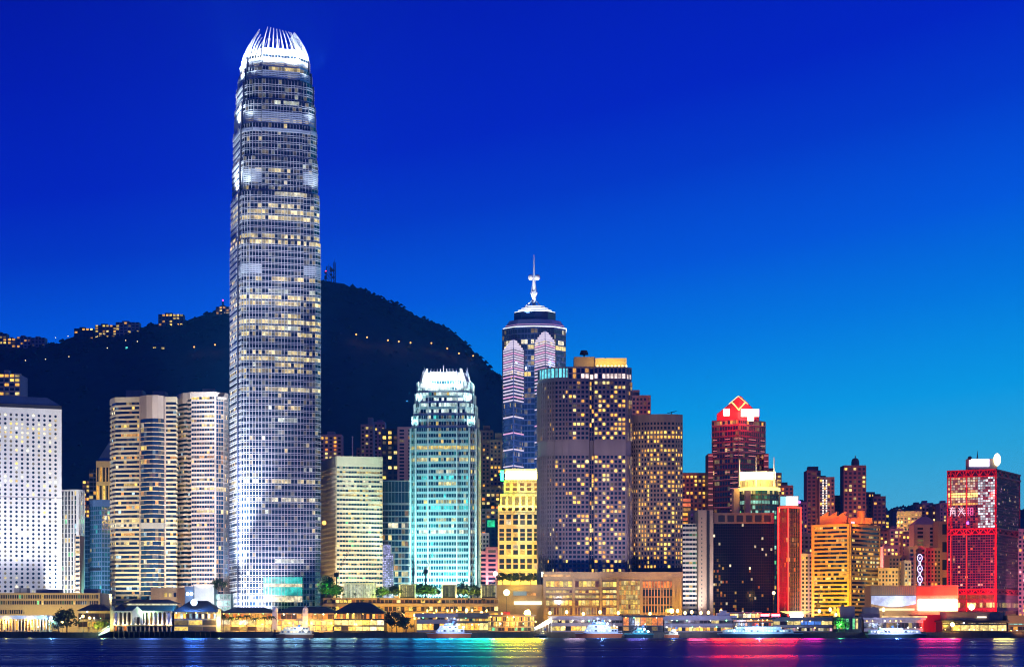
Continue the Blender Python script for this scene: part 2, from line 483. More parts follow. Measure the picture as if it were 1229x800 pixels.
# ---- flats on the hill behind the porthole tower
T = Tower('apartment_block', 'rosy apartment block with bright yellow floors rising behind the blue sloping roof', 'apartment block', quadf(-14, 24, 1900, 30), Z(449, 1900), 60, m_purp, seed=2)
T.face(0, lit_rows(.5, .6, .1, [YEL, PALE, WARM], .8, 2.0), 4, 4.5, 1.0, .4)
T.box('stair_head', 5, 11, 444, 450, 1905, 8, m_purp); T.box('corner_frame', 17, 24.2, 448, 449.6, 1898, 6, m_pinkst)
T.finish(maxn=60)

# ---- slim white-finned block
T = Tower('finned_office_block', 'slim white block of tall vertical fins and dark glass next to the porthole tower', 'office block', corner(74, 93, 100.5, 1560, 68), Z(587, 1560), body=m_glassdk, seed=3)
T.face(1, lit_rows(.3, .6, .08, [YEL, GRN, PALE, COOL], .3, 1.2), 3.4, 2.9, .95, .12, .7, 'row', 1.2, pout=1.4)
T.face(0, lit_rows(.3, .6, .08, [YEL, GRN, PALE, COOL], .3, 1.2), 3.4, 2.9, .95, .12, .7, 'row', 1.2, pout=1.4)
T.finish(m_white, m_white)
flood(T.root, (X(82, 1500), 1500, 20), (X(86, 1560), 1565, 70), 450, (.95, .97, 1), 80)
T = Tower('narrow_block', 'narrow cream striped block squeezed between white fins and blue glass', 'office block', quadf(90.5, 96, 1540, 16), Z(642, 1540), body=m_beige, seed=4)
T.face(0, lit_rows(.5, .8, .2, [YEL, WARM], .3, .9), 3.4, 3.2, .3, .5, .4, 'row', .8); T.finish(maxn=30)
flood(T.root, (X(94, 1500), 1500, 20), (X(94, 1560), 1545, 40), 120, (1, .85, .6), 50)

# ---- blue glass pair
T = Tower('blue_glass_block', 'low dark blue glass block with scattered lit panes beside the slim white fins', 'office block', quadf(95, 109, 1600, 30), Z(620, 1600), body=m_glassdk, seed=5)
T.face(0, lit_cells(.10, [YEL, GRN, PALE, COOL], .3, 1.0, .015), 3.4, 2.2, .2, .25, .25, 'row', .8); T.finish(m_roofb, maxn=40, win=GLB)
T = Tower('blue_glass_tower', 'flat topped tower of dark blue glass with a faint teal sheen below the pointed roof', 'office tower', corner(108, 122, 132, 1580, 48), Z(599, 1580), body=m_glassdk, seed=6)
T.faces((0, 1), lit_cells(.05, [COOL, TEAL, PALE], .15, .5, .02), 3.5, 2.4, .22, .25, .25, 'row', 5, pout=1.1)
b = MB(); w = Wall(T.poly[0], T.poly[1]); b.wbox(w, 0, w.L, .35, .5, Z(684, 1580), Z(681, 1580)); b.build('plant_floor', m_dark, T.root)
T.finish(m_roofb, maxn=70, win=GLT)
flood(T.root, (X(116, 1530), 1530, 10), (X(117, 1590), 1590, 60), 260, (.35, .9, 1), 60)

# ---- cream tower with a pointed roof and its slim neighbour
T = Tower('pointed_roof_tower', 'yellowish cream tower with tall dark openings and a steep blue pointed roof', 'office tower', quadf(115.5, 146, 1700, 22), Z(553, 1700), body=m_cream, seed=7)
T.face(0, lit_cells(.15, [YEL, WARM], .4, 1.2), 15, 2.6, 1.1, .22, .6, 'cell', 5); T.finish(maxn=60)
p = T.poly; cx = sum(q[0] for q in p) / 4; cyy = sum(q[1] for q in p) / 4
b = MB(); b.prism([(cx + (x - cx) * .95, cyy + (y - cyy) * .95) for x, y in p], Z(553, 1700), Z(528, 1700), [(cx + (x - cx) * .12, cyy + (y - cyy) * .12) for x, y in p]); b.build('roof', m_roofb, T.root)
flood(T.root, (X(112, 1640), 1650, 90), (X(122, 1700), 1702, 118), 130, (1, .78, .3), 80)
T = Tower('slim_blue_block', 'slim dark blue block almost touching the cream tower with the pointed roof', 'office block', quadf(107, 117, 1760, 18), Z(563, 1760), body=m_glassdk, seed=8)
T.face(0, lit_cells(.08, [PALE, WARM], .3, .9), 3.6, 3, .3, .3); T.finish(m_roofb, maxn=20)
T = Tower('far_flats', 'small orange lit flats between white fins and blue glass tower', 'apartment block', quadf(99, 108, 1850, 16), Z(577, 1850), body=m_brown, seed=9)
T.face(0, lit_cells(.5, [WARM, ORG, YEL], .5, 1.5), 3.6, 3, .8, .4); T.finish(maxn=30)

# ---- twin ribbon towers
def ribbon(name, label, pts, Y, ztop, segs, seed, body, core, dep=45):
    back = [(pts[-1][0], pts[-1][1] + dep), (pts[0][0], pts[0][1] + dep)]
    T = Tower(name, label, 'office tower', pts + back, ztop, body=core, seed=seed)
    return T
Y = 1470
A = [P(*q) for q in ((133, 1492), (134.5, 1482), (139, 1474), (168, 1470), (169.5, 1467), (176, 1463), (183, 1461.5), (190, 1463), (196.5, 1467), (198, 1470), (211, 1470), (213, 1486))]
zt = Z(476, Y)
T = ribbon('ribbon_window_tower', 'stone tower with pale window ribbons and a rounded blue glass bay under a stepped gable', A, Y, zt, None, 10, m_cream, m_glassdk)
zb = Z(503, Y)
lf = lit_rows(.22, .75, .07, [PALE, WHT, YEL, WARM, COOL], .35, 1.25)
for i in (0, 1, 2, 9, 10):
    T.face(i, lf, 3.13, 2.0, .0, .42, .7, 'row', 3.6)
T.faces(range(3, 9), lf, 3.13, 2.6, 0, .17, .4, 'row', .2, z1=zb)
T.finish(m_cream, m_cream, win=GLB)
b = MB()
for k in range(5): b.prism([P(168.6 + k * 2.4, 1469), P(183 - .1, 1461 + k * 1.6), P(197.4 - k * 2.4, 1469)], zb + k * 2.5, zb + (k + 1) * 2.5 - .4)
b.build('stepped_gable', m_pinkst, T.root)
b = MB(); b.prism([(x, y - .5) for x, y in A[3:9]] + [P(198, 1473), P(168, 1473)], zb, zt + .3); b.build('gable_wall', m_pinkst, T.root)
b = MB()
for q in (168.4, 197.9): b.tube((*P(q, 1468.8), 4), (*P(q, 1468.8), zt), .8, 8)
b.build('corner_rib', m_pinkst, T.root)
for q in ((151, 171, 468), (183, 198, 469)): T.box('plant_room', q[0], q[1], q[2], 478, 1485, 14, m_greyc)
b = MB(); b.box(X(168.7, 1462), X(197.3, 1462), 1460.6, 1462.5, Z(634, 1462), Z(627, 1462)); b.build('plant_louvre', m_greyc, T.root)
flood(T.root, (X(150, 1425), 1425, 14), (X(152, 1470), 1471, 70), 420, (1, .92, .68), 75)
flood(T.root, (X(186, 1415), 1415, 14), (X(190, 1470), 1470, 85), 170, (.85, .95, 1), 60)
flood(T.root, (X(165, 1345), 1345, 20), (X(172, 1470), 1470, 120), 640, (1, .86, .60), 40)
flood(T.root, (X(206, 1450), 1440, 14), (X(205, 1470), 1471, 50), 150, (1, .9, .6), 60)
Bp = [P(*q) for q in ((213.5, 1494), (216, 1484), (221, 1478), (226, 1475), (230, 1472), (258, 1469), (259, 1472), (268, 1475), (273.5, 1482))]
zt = Z(470, Y)
T = ribbon('ribbon_window_tower', 'brown stone office tower with rounded ribbed corner, amber lower floors and blue glass end bay', Bp, Y, zt, None, 11, m_cream, m_glassdk)
lf = lit_rows(.16, .7, .05, [PALE, YEL, WARM], .35, 1.3)
for i in (0, 1, 2, 3): T.face(i, lit_rows(.1, .5, .04, [PALE, COOL], .3, .9), 3.13, 2.4, 0, .40, .9, 'row', 7 if i < 3 else 4.5)
T.face(4, lambda i, j, nr, r: mul(WARM, r.uniform(.5, 1.3)) if j in (4, 6, 7) and r.random() < .8 else mul(YEL, r.uniform(.4, 1.6)) if j == nr - 1 and r.random() < .8 else lf(i, j, nr, r), 3.13, 1.9, .06, .46, .6, 'row', 3.4)
T.faces((5, 6, 7), lf, 3.13, 2.0, .1, .16, .3, 'row', 3)
T.finish(m_pinkst, m_pinkst, win=GLB)
b = MB(); b.tube((*P(258.3, 1468.7), 4), (*P(258.3, 1468.7), zt), .7, 8); b.build('corner_rib', m_pinkst, T.root)
T.box('plant_room', 243, 257, 466, 471, 1485, 12, m_greyc)
b = MB(); b.prism([P(261, 1472), P(272, 1475), P(266, 1472)], Z(479, 1472), Z(476, 1472)); b.build('arched_gable', m_pinkst, T.root)
flood(T.root, (X(222, 1430), 1432, 14), (X(222, 1480), 1480, 60), 150, (.85, .93, 1), 60)
flood(T.root, (X(245, 1380), 1370, 20), (X(244, 1470), 1470, 130), 170, (1, .72, .52), 45)
flood(T.root, (X(243, 1446), 1446, 12), (X(243, 1470), 1470, 40), 45, (1, .5, .12), 80)

# ---- the tallest tower
Y0 = 1462.0; TH = R(17.0)
k0 = X(330, Y0)
def loc(x, y):
    x *= 1.1; y *= 1.1
    return (k0 + x * math.cos(TH) - y * math.sin(TH), Y0 + x * math.sin(TH) + y * math.cos(TH))
def plan(e, a=13.0, f=26.0, st=1.4, ch=4.2):
    """Square with stepped bays: e half width of the stepped corners, a half width of the middle bay, f its face."""
    q = [(-a, -f), (a, -f), (a, -f + st), (e - ch, -f + st + (24.6 - e) * .55), (e - (24.6 - e) * .0, -e + ch)]
    side = [(-a, -f), (a, -f), (a, -f + st), (e - ch, -e), (e, -e + ch), (f - st, -a)]
    r = []
    for t in range(4):
        c, s = round(math.cos(t * math.pi / 2)), round(math.sin(t * math.pi / 2))
        r += [(x * c - y * s, x * s + y * c) for x, y in side]
    return r
YS = [728, 290, 232, 190, 150, 122, 97, 81, 66]
zz = [3.0] + [Z(q, 1440) for q in YS[1:]]
ee = [24.6, 24.0, 22.9, 22.2, 21.2, 20.2, 18.6, 16.9]; ff = [26.0, 25.5, 24.6, 24.0, 23.2, 22.3, 21.0, 19.6]; aa = [13, 12.9, 12.7, 12.6, 12.4, 12.1, 11.8, 11.4]
core = [[loc(*q) for q in plan(e, aa[i], f)] for i, (e, f) in enumerate(zip(ee, ff))]
T = Tower('tallest_tower', 'tallest tower of pale steel fins with stepped corners and a glowing crown of curved claws', 'skyscraper', core[0], zz[1], 3, m_glasspurp, seed=12)
for i in range(1, 8):
    b = MB(); b.prism(core[i], zz[i] + .02, zz[i + 1]); b.build('setback_storey', m_glasspurp, T.root)
BD = [(-.02, .05), (.26, .33)]
FL = 4.13
def ifc_lit(sec):
    PW = [(1, .82, .40), (1, .76, .28), (.95, 1, .78), (1, .9, .6)]
    base = lit_rows(.22, .8, .04, PW, .2, .9)
    def f(i, j, nr, r):
        z = zz[sec] + (j + .5) * FL
        py = HZ - (z - CH) * F / 1440
        if 255 < py < 310 or 355 < py < 440:
            if (j * 7919) % 5 < 3 and r.random() < .72: return mul(r.choice(PW[:2]), r.uniform(.25, 1.15))
        return base(i, j, nr, r)
    return f
n = len(core[0])
for i in range(8):
    lf = ifc_lit(i)
    for e in range(n):
        p0, p1 = core[i][e], core[i][(e + 1) % n]
        wn = Wall(p0, p1).n
        if wn[1] > .45 or Wall(p0, p1).L < 2: continue
        sd = wn[1] > -.6
        T.face(e, lf, FL, 2.17 if not sd else 4.3, .15 if not sd else .1, .33, .36 if not sd else .5, 'row', 0, 0, zz[i], zz[i + 1], BD if not sd else [(-.02, .10), (.28, .42)], (p0, p1), 1.7 if not sd else .3)
# white louvred plant floors
for i, (ya, yb) in ((0, (318, 330)), (2, (204, 221)), (3, (154, 160)), (4, (134, 149)), (6, (84, 94)), (7, (68, 80))):
    b = MB()
    for e in range(n):
        p0, p1 = core[i][e], core[i][(e + 1) % n]; w = Wall(p0, p1)
        if w.n[1] > .45 or w.L < 2: continue
        if i in (0, 2) and w.L > 25: continue
        z1, z0 = Z(ya, 1440), Z(yb, 1440); k = int((z1 - z0) / 1.3)
        for j in range(k): b.wbox(w, 0, w.L, .1, .62, z0 + j * 1.3, z0 + j * 1.3 + .85)
    b.build('plant_louvre', m_steel, T.root)
# lobby glass
m_lobby = emit('lobby_light', (.06, .8, .7), .75, False, .5, .25); m_lobby2 = emit('lobby_warm_light', (1, .82, .5), 1.0, False, .5, .4)
w = Wall(core[0][0], core[0][1]); b = MB(); b.wbox(w, 1, w.L - 1, .2, .4, Z(714, 1440), Z(692, 1440)); b.build('lobby_glass', m_lobby, T.root)
b = MB(); b.wbox(w, 1, w.L - 1, .2, .4, Z(722, 1440), Z(715, 1440)); b.wbox(w, 1.2, w.L - 1.2, .41, .5, Z(704, 1440), Z(700, 1440)); b.build('lobby_ceiling', m_lobby2, T.root)
# crown of claws
zc, zp = zz[8], Z(28, 1440)
b = MB()
def claw(mb, x, y, h, r=.45, lean=.55, tip=.34):
    pts = []
    for s_ in range(7):
        t = s_ / 6; q = 1 - lean * (t ** 1.6)
        pts.append((*loc(x * q, y * q), zc + h * t))
    for s_ in range(6): mb.tube(pts[s_], pts[s_ + 1], r * (1 - .1 * s_), 5, r * (1 - .1 * (s_ + 1)))
crown = []
for side in range(4):
    c, s_ = round(math.cos(side * math.pi / 2)), round(math.sin(side * math.pi / 2))
    for k in range(8):
        x = -11.2 + k * 22.4 / 7; y = -18.9
        h = (zp - zc) * (1.0 - .016 * k if side == 0 else .95)
        mb = MB(); claw(mb, x * c - y * s_, x * s_ + y * c, h, .62, .42)
        mb.build('crown_claw', m_steel, T.root)
    for k in range(4):
        x = 12.2 + k * 1.5; y = -18.0 + k * 1.3
        mb = MB(); claw(mb, x * c - y * s_, x * s_ + y * c, (zp - zc) * (.86 - .1 * k), .62, .36); mb.build('crown_claw', m_steel, T.root)
b = MB(); pl = [loc(x, y) for x, y in plan(16.2, 11.4, 18.5)]
pm = [loc(x * .955, y * .955) for x, y in plan(16.2, 11.4, 18.5)]; pu = [loc(x * .865, y * .865) for x, y in plan(16.2, 11.4, 18.5)]
b.prism(pl, zc, zc + (zp - zc) * .24, pm); b.build('crown_wall', m_white, T.root)
for t in range(4):
    c, s_ = round(math.cos(t * math.pi / 2)), round(math.sin(t * math.pi / 2))
    if t == 2: continue
    for (x, y) in ((-11, -30), (11, -30)):
        xx, yy = x * c - y * s_, x * s_ + y * c
        flood(T.root, (*loc(xx, yy), zc - 3), (*loc(xx * .62, yy * .6), zc + 14), 120, (.84, .94, 1), 130)
# foot and setback floodlights, plus added fill spots out in front
flood(T.root, (*loc(-35, -24), 36), (*loc(-25, -12), 110), 1700, (.84, .92, 1), 80, 1)
flood(T.root, (*loc(-37, -36), 36), (*loc(-25, -12), 210), 9000, (.80, .90, 1), 52, 1)
flood(T.root, (*loc(-20, -46), 8), (*loc(-19, -24), 30), 800, (.90, .94, 1), 80, 1)
flood(T.root, (*loc(-34, -20), 8), (*loc(-25, -12), 40), 420, (.86, .94, 1), 120, 1)
flood(T.root, (*loc(0, -95), 16), (*loc(-8, -26), 110), 700, (.84, .86, 1), 75)
flood(T.root, (*loc(-30, -120), 16), (*loc(-6, -24), 240), 2900, (.78, .87, 1), 48)
flood(T.root, (*loc(-40, -150), 16), (*loc(0, -24), 350), 7500, (.78, .87, 1), 28)
for i in (2, 4, 6):
    f_ = ff[i]; e_ = ee[i]
    flood(T.root, (*loc(-f_ - 5, -9), zz[i] + 1), (*loc(-f_ + .5, -4), zz[i] + 40), 120, (.82, .94, 1), 110)
    flood(T.root, (*loc(-e_ - 1, -e_ - 3), zz[i] + 1), (*loc(-e_ + 3, -e_ + 3), zz[i] + 44), 16, (.82, .94, 1), 95)
    flood(T.root, (*loc(e_ - 1, -e_ - 4), zz[i] + 1), (*loc(e_ - 3, -e_ + 3), zz[i] + 44), 13, (.82, .93, 1), 95)
T.finish(m_steel, m_steel)
# ---- hill flats between the tallest tower and the teal tower
def flats(name, label, pL, pR, yT, Y, body, p, pal, seed, ang=0, cap=None, z0=20, bay=3.4, floor=3.3, lo=.5, hi=1.8, maxn=40, steps=(), group=None):
    T = Tower(name, label, 'apartment block', quadf(pL, pR, Y, 20, ang), Z(yT, Y), z0, body, group, seed)
    T.face(0, lit_cells(p, pal, lo, hi), floor, bay, bay * .42, .42, .35, 'cell', 2.2)
    T.finish(maxn=maxn)
    for (a, c, yy) in steps:
        b = MB(); b.box(X(a, Y), X(c, Y), Y + 4, Y + 14, Z(yT, Y), Z(yy, Y)); b.build('stair_head', body, T.root)
    return T
flats('apartment_block', 'mauve flats with warm balcony lights just over the cream ribbon block roof', 384, 410, 521, 1800, m_purp, .38, [WARM, PALE, ORG], 21, steps=((392, 401, 517),))
flats('apartment_block', 'short brown flats with a pale mast on the roof in the dark gap', 428, 437, 537, 1850, m_brown, .3, [WARM, YEL], 22)
b = MB(); T = thing('roof_mast', 'pale thin mast rising from the dark gap beside short brown flats', 'mast', (X(423, 1820), 1820, Z(546, 1820)))
b.tube((X(423, 1820), 1820, Z(580, 1820)), (X(423, 1820), 1820, Z(524, 1820)), .8, 6, .5); b.build('pole', m_steel, T)
b = MB(); b.ball((X(423, 1820), 1820, Z(524, 1820)), .7); b.build('tip', m_steel, T)
flats('apartment_block', 'grey stepped flats with the highest roof in the group behind the cream ribbon block', 433, 448, 509, 1820, m_greyc, .14, [PALE, WARM], 23, steps=((441, 447, 500),))
flats('apartment_block', 'blue grey flats with long dim windows and a lit penthouse floor', 445, 462, 506, 1850, m_purp, .15, [PALE, YEL], 24, steps=((452, 459, 503),))
T = flats('apartment_block', 'dark block with big bright yellow windows stacked beside the mauve striped flats', 458, 478, 514, 1780, m_dark, .3, [YEL, PALE, WARM], 25, bay=4.6, floor=4.2, lo=.8, hi=2.2)
T = flats('striped_flats', 'mauve striped flats touching the left edge of the teal tower', 477, 498, 512, 1760, m_pinkst, .06, [PALE, WARM], 26, bay=8, floor=2.9)

# ---- cream ribbon block
pt = corner(386, 404, 459, 1500, 16)
T = Tower('cream_ribbon_block', 'cream flat topped block with dark ribbon windows and a plain tall parapet', 'office tower', pt, Z(547, 1500), body=m_cream, seed=27)
lf = lit_rows(.25, .5, .12, [WHT, PALE, GRN, YEL], .2, .9)
for e in (0, 1): T.face(e, lf, 3.23, 2.1, .12, .56, .6, 'row', 7.2, z1=Z(547, 1500))
T.finish(m_cream, m_cream, win=GLT)
flood(T.root, (X(432, 1455), 1440, 24), (X(432, 1500), 1500, 60), 480, (1, .97, .8), 85)
flood(T.root, (X(440, 1380), 1375, 20), (X(432, 1500), 1500, 115), 1050, (1, .93, .78), 45)
flood(T.root, (X(391, 1480), 1475, 14), (X(395, 1500), 1510, 60), 120, (1, .72, .4), 70)
b = MB(); b.ball((X(389, 1470), 1470, Z(627, 1470)), 1.5); b.build('corner_lamp', emit('amber_lamp', (1, .5, .08), 3), T.root)

# ---- glass block behind, with its lavender light screen
T = Tower('grey_glass_block', 'grey green glass block with a plain glazed top floor between cream block and teal tower', 'office tower', quadf(458, 498, 1580, 30), Z(576, 1580), body=m_glassteal, seed=28)
T.face(0, lit_rows(.25, .6, .10, [PALE, YEL, WARM, WHT], .4, 1.6, .01), 4.4, 2.6, .2, .2, .25, 'row', 1, pout=1.1, z1=Z(604, 1580))
T.face(0, lambda i, j, nr, r: mul((.25, .8, 1), .02), 8.3, 2.6, .2, .06, .25, 'row', .9, z0=Z(604, 1580) + .2)
T.finish(m_tealm, m_tealm, win=GLT)
flood(T.root, (X(478, 1530), 1530, 10), (X(480, 1580), 1582, 70), 260, (.6, .9, .9), 70)
T = Tower('lavender_light_block', 'slim block covered in lavender dots of light at the grey glass block foot', 'building', quadf(459, 472, 1540, 10), Z(664, 1540), body=m_white, seed=29)
T.face(0, lambda i, j, nr, r: mul((.62, .6, 1), r.uniform(.2, 1.3)), 1.3, 1.3, .35, .3, .12); T.finish(m_greyc, maxn=60)
b = MB(); b.box(X(460, 1541), X(468, 1541), 1541, 1548, Z(664, 1540) + .0, Z(653, 1541)); b.build('screen', emit('lavender_screen', (.55, .55, 1), .6, False, .6, .9), T.root)

# ---- teal tower
Y0, TH = 1482.0, R(-4.0); k0 = X(535, Y0)
K2 = 23.2 / 26.0
def loc(x, y):
    x *= K2; y *= K2
    return (k0 + x * math.cos(TH) - y * math.sin(TH), Y0 + x * math.sin(TH) + y * math.cos(TH))
YT = 1460
zz = [3.0] + [Z(q, YT) for q in (513, 498, 483, 470, 456)]
ee = [25.2, 23.8, 22.3, 20.8, 19.2]; ff = [26.0, 24.8, 23.6, 22.3, 20.9]
core = [[loc(*q) for q in plan(e, 11.0, f, 1.2, 5.2)] for e, f in zip(ee, ff)]
T = Tower('teal_office_tower', 'teal lit office tower with tapering stepped corners and a white spiked crown', 'office tower', core[0], zz[1], 3, m_glassteal, seed=30)
for i in (1, 2, 3, 4):
    b = MB(); b.prism(core[i], zz[i] + .02, zz[i + 1]); b.build('setback_storey', m_glassteal, T.root)
base = lit_rows(.28, .75, .06, [PALE, WHT, TEAL, YEL], .3, 1.1)
def tl(i, j, nr, r):
    return base(i, j, nr, r)
for i in range(5):
    for e in range(len(core[i])):
        p0, p1 = core[i][e], core[i][(e + 1) % len(core[i])]; w = Wall(p0, p1)
        if w.n[1] > .45 or w.L < 2: continue
        def f(a, j, nr, r, i=i):
            g = base(a, j, nr, r)
            if i == 0 and j == nr - 4: return mul(YEL, r.uniform(.5, 1.0))
            if i in (2, 3) and j in (0, 1) or i == 4 and j == 0: return mul((.8, 1, .9), r.uniform(.5, 1.4)) if r.random() < .75 else g
            return g
        T.face(e, f, 4.1, 1.75, .24, .42, .4, 'row', 0, 0, zz[i], zz[i + 1], [(0, .42)], (p0, p1), 1.6)
zc, zp = zz[5], Z(440, YT)
pl = [loc(x, y) for x, y in plan(16.6, 11, 18.6)]; pu = [loc(x * .88, y * .88) for x, y in plan(16.6, 11, 18.6)]
b = MB(); b.prism(pl, zc, zc + (zp - zc) * .72, pu); b.build('crown_wall', m_white, T.root)
for side in range(4):
    c, s_ = round(math.cos(side * math.pi / 2)), round(math.sin(side * math.pi / 2))
    for k in range(9):
        x, y = -11 + k * 22 / 8, -18.9
        p0, p1 = (x * c - y * s_, x * s_ + y * c), (.88 * (x * c - y * s_), .88 * (x * s_ + y * c))
        b = MB(); b.tube((*loc(*p0), zc), (*loc(*p1), zp - .5 + (2.4 if k == 4 else 0)), .42, 5, .16); b.build('crown_spike', m_steel, T.root)
    for sg in (-1, 1):
        p0 = (sg * 15.6 * c + 16.6 * s_, sg * 15.6 * s_ - 16.6 * c); p1 = (p0[0] * .82, p0[1] * .82)
        b = MB(); q0, q1 = loc(*p0), loc(*p1); d = 2.3
        b.prism([(q0[0] - d, q0[1] - d), (q0[0] + d, q0[1] - d), (q0[0] + d, q0[1] + d), (q0[0] - d, q0[1] + d)], zc - 5, zp, [(q1[0] - .4, q1[1] - .4), (q1[0] + .4, q1[1] - .4), (q1[0] + .4, q1[1] + .4), (q1[0] - .4, q1[1] + .4)])
        b.build('crown_horn', m_white, T.root)
T.finish(m_tealm, m_tealm, win=GLT)
for i in range(5):
    for (x, y) in ((-ee[i] + 4.6, -ee[i]), (ee[i] - 4.6, -ee[i]), (-11, -ff[i]), (11, -ff[i]), (-ee[i], -ee[i] + 5.2), (ee[i], -ee[i] + 5.2)):
        b = MB(); q = loc(x * 1.012, y * 1.012); b.box(q[0] - .45, q[0] + .45, q[1] - .5, q[1] + .4, zz[i] + .5, zz[i + 1] - .3); b.build('corner_fin', m_white, T.root)
for (x, y) in ((-10, -31), (10, -31), (-31, 0), (31, 0)):
    flood(T.root, (*loc(x, y), zc - 2), (*loc(x * .6, y * .6), zc + 6), 60, (.9, 1, 1), 130)
flood(T.root, (*loc(0, -62), 14), (*loc(0, -26), 60), 750, (.60, 1, .96), 90)
flood(T.root, (*loc(-34, -60), 14), (*loc(-12, -26), 150), 950, (.45, 1, 1), 60)
flood(T.root, (*loc(30, -110), 14), (*loc(4, -26), 130), 900, (.5, 1, .98), 50)
flood(T.root, (*loc(-40, -12), 10), (*loc(-25, -6), 80), 500, (.6, 1, 1), 90)
for i in (1, 3):
    for sg in (-1, 1):
        flood(T.root, (*loc(sg * (ee[i] + 1), -ee[i] - 3), zz[i] + .5), (*loc(sg * (ee[i] - 4), -ee[i] + 3), zz[i] + 22), 20, (.7, 1, 1), 120)
    flood(T.root, (*loc(-30, -8), zz[i]), (*loc(-22, -4), zz[i] + 16), 28, (.8, 1, 1), 120)

# ---- flats and signs between teal tower and yellow tower
flats('apartment_block', 'old brown flats with a dim stepped top between teal tower and banded tower', 574, 592, 516, 1760, m_brown, .16, [WARM, YEL, PALE], 31, steps=((580, 588, 510),), lo=.4, hi=1.4)
flats('apartment_block', 'tan flats with a bright lit roof terrace leaning against the banded tower', 588, 606, 527, 1740, m_beige, .16, [WARM, YEL, PALE], 32, steps=((594, 604, 519),))
flats('apartment_block', 'low dark flats with many warm windows below the old brown flats', 572, 600, 584, 1700, m_brown, .33, [WARM, YEL, PALE, ORG], 33)
T = flats('apartment_block', 'shadowy block carrying a green glowing sign beside the yellow tower', 583, 600, 622, 1640, m_glassteal, .05, [COOL, TEAL], 34)
b = MB(); b.box(X(585, 1638), X(594, 1638), 1636.5, 1638, Z(632, 1638), Z(624, 1638)); b.build('sign', emit('green_sign', (.02, .85, .38), .9, True, .5, .3), T.root)
T = flats('pink_lit_block', 'pink glowing slab with a few dark windows beside the teal tower foot', 575, 587, 639, 1600, m_white, 0, [PALE], 35, bay=2.6)
flood(T.root, (X(582, 1570), 1565, 30), (X(581, 1600), 1600, 72), 170, (1, .45, .75), 60)
flats('beige_annex', 'plain beige annex block with almost no windows under the pink slab', 574, 585, 661, 1590, m_beige, .02, [PALE], 36, bay=6)
T = flats('beige_annex', 'taller plain tan annex right beside the yellow tower foot', 583, 598, 656, 1580, m_beige, .02, [PALE], 37, bay=9)
flood(T.root, (X(592, 1540), 1540, 14), (X(588, 1580), 1580, 50), 60, (1, .75, .5), 80)
flats('apartment_block', 'dark flats filling the gap under the low dark flats by the teal tower', 572, 600, 610, 1680, m_purp, .2, [WARM, YEL, ORG], 38)

# ---- banded tower with the mast
Y = 1650
mk = emit('white_neon_tube', (.9, .78, 1), 1.0, False); mkp = emit('pink_neon_tube', (1, .5, .85), 1.0, False)
m_bluecw = mat('blue_curtain_wall', (.03, .07, .16), .2, var=.1, spec=.8)
C0 = P(641, Y); hw = (X(680, Y) - X(604, Y)) / 2
body = [(C0[0] + hw * x, Y + 8 + hw * y) for x, y in ((-1, -.15), (-.62, -.62), (0, -.75), (.62, -.62), (1, -.15), (1, .7), (.5, 1.2), (-.5, 1.2), (-1, .7))]
zt = Z(394, Y)
T = Tower('banded_mast_tower', 'dark blue tower with glowing pink and white bands, striped prows and a white rooftop mast', 'skyscraper', body, zt, 20, m_bluecw, seed=40)
lf = lit_rows(.14, .7, .03, [PALE, WHT, YEL], .4, 1.3, .015)
for e in (0, 1, 2, 3): T.face(e, lf, 4.2, 2.6, .22, .22, .25, 'row', 1.5, pout=1.1)
def prow(pl, pr, ytop):
    xl, xr = X(pl, Y - 22), X(pr, Y - 22); xm = (xl + xr) / 2; yb = Y - 8
    tri = [(xl, yb - 4), (xm, yb - 19), (xr, yb - 4), (xr, yb + 20), (xl, yb + 20)]
    z1 = Z(ytop, Y - 22)
    b = MB(); b.prism(tri, 20, z1 - 7); b.build('prow', m_bluecw, T.root)
    b = MB()
    for k in range(4):
        t = 1 - k * .25; t2 = max(.04, 1 - (k + 1) * .25)
        b.prism([(xm + (x - xm) * t, yb - 6 + (y - yb + 6) * t) for x, y in tri], z1 - 7 + k * 2, z1 - 5.2 + k * 2, [(xm + (x - xm) * (t * .8), yb - 6 + (y - yb + 6) * t * .8) for x, y in tri])
    b.build('prow_cap', m_steel, T.root)
    for a, c in ((tri[0], tri[1]), (tri[1], tri[2])): T.face(0, lf, 4.2, 2.2, .18, .25, .25, 'row', .3, 0, 20, z1 - 7, None, (a, c), 1.1)
    k, z = 0, z1 - 1.2
    while z > 60:
        b = MB(); t = 1.02 if k > 3 else .3 + .2 * k
        m_ = [(xm + (x - xm) * t, yb - 6 + (y - yb + 6) * t) for x, y in tri]
        if k <= 3: m_ = [(xm + (x - xm) * (t + .02), yb - 6 + (y - yb + 6) * (t + .02)) for x, y in tri]
        for a, c in ((m_[0], m_[1]), (m_[1], m_[2])):
            w = Wall(a, c); b.wbox(w, 0, w.L, .3, .7, z, z + (.95 if k < 26 else .8))
        b.build('light_band', mk if k % 3 or k < 4 else mkp, T.root)
        z -= 1.75 if k < 4 else 1.85 if k < 14 else 2.6 if k < 22 else 12.5 if k < 27 else 20; k += 1
prow(605, 627.5, 407); prow(643, 665.5, 397)
T.finish(m_roofb, m_roofb, win=GLB)
def slab(pL, pR, yB, yT, name, m, k=1., inset=0.):
    a = (X(pR, Y) - X(pL, Y)) / 2; cxx = X((pL + pR) / 2, Y)
    q = [(cxx + a * x, Y + 8 + a * y) for x, y in ((-1, -.15), (-.62, -.62), (0, -.75), (.62, -.62), (1, -.15), (1, .7), (.5, 1.2), (-.5, 1.2), (-1, .7))]
    q2 = [(cxx + (x - cxx) * k, Y + 10 + (y - Y - 10) * k) for x, y in q]
    b = MB(); b.prism(q, Z(yB, Y), Z(yT, Y), q2); b.build(name, m, T.root); return q
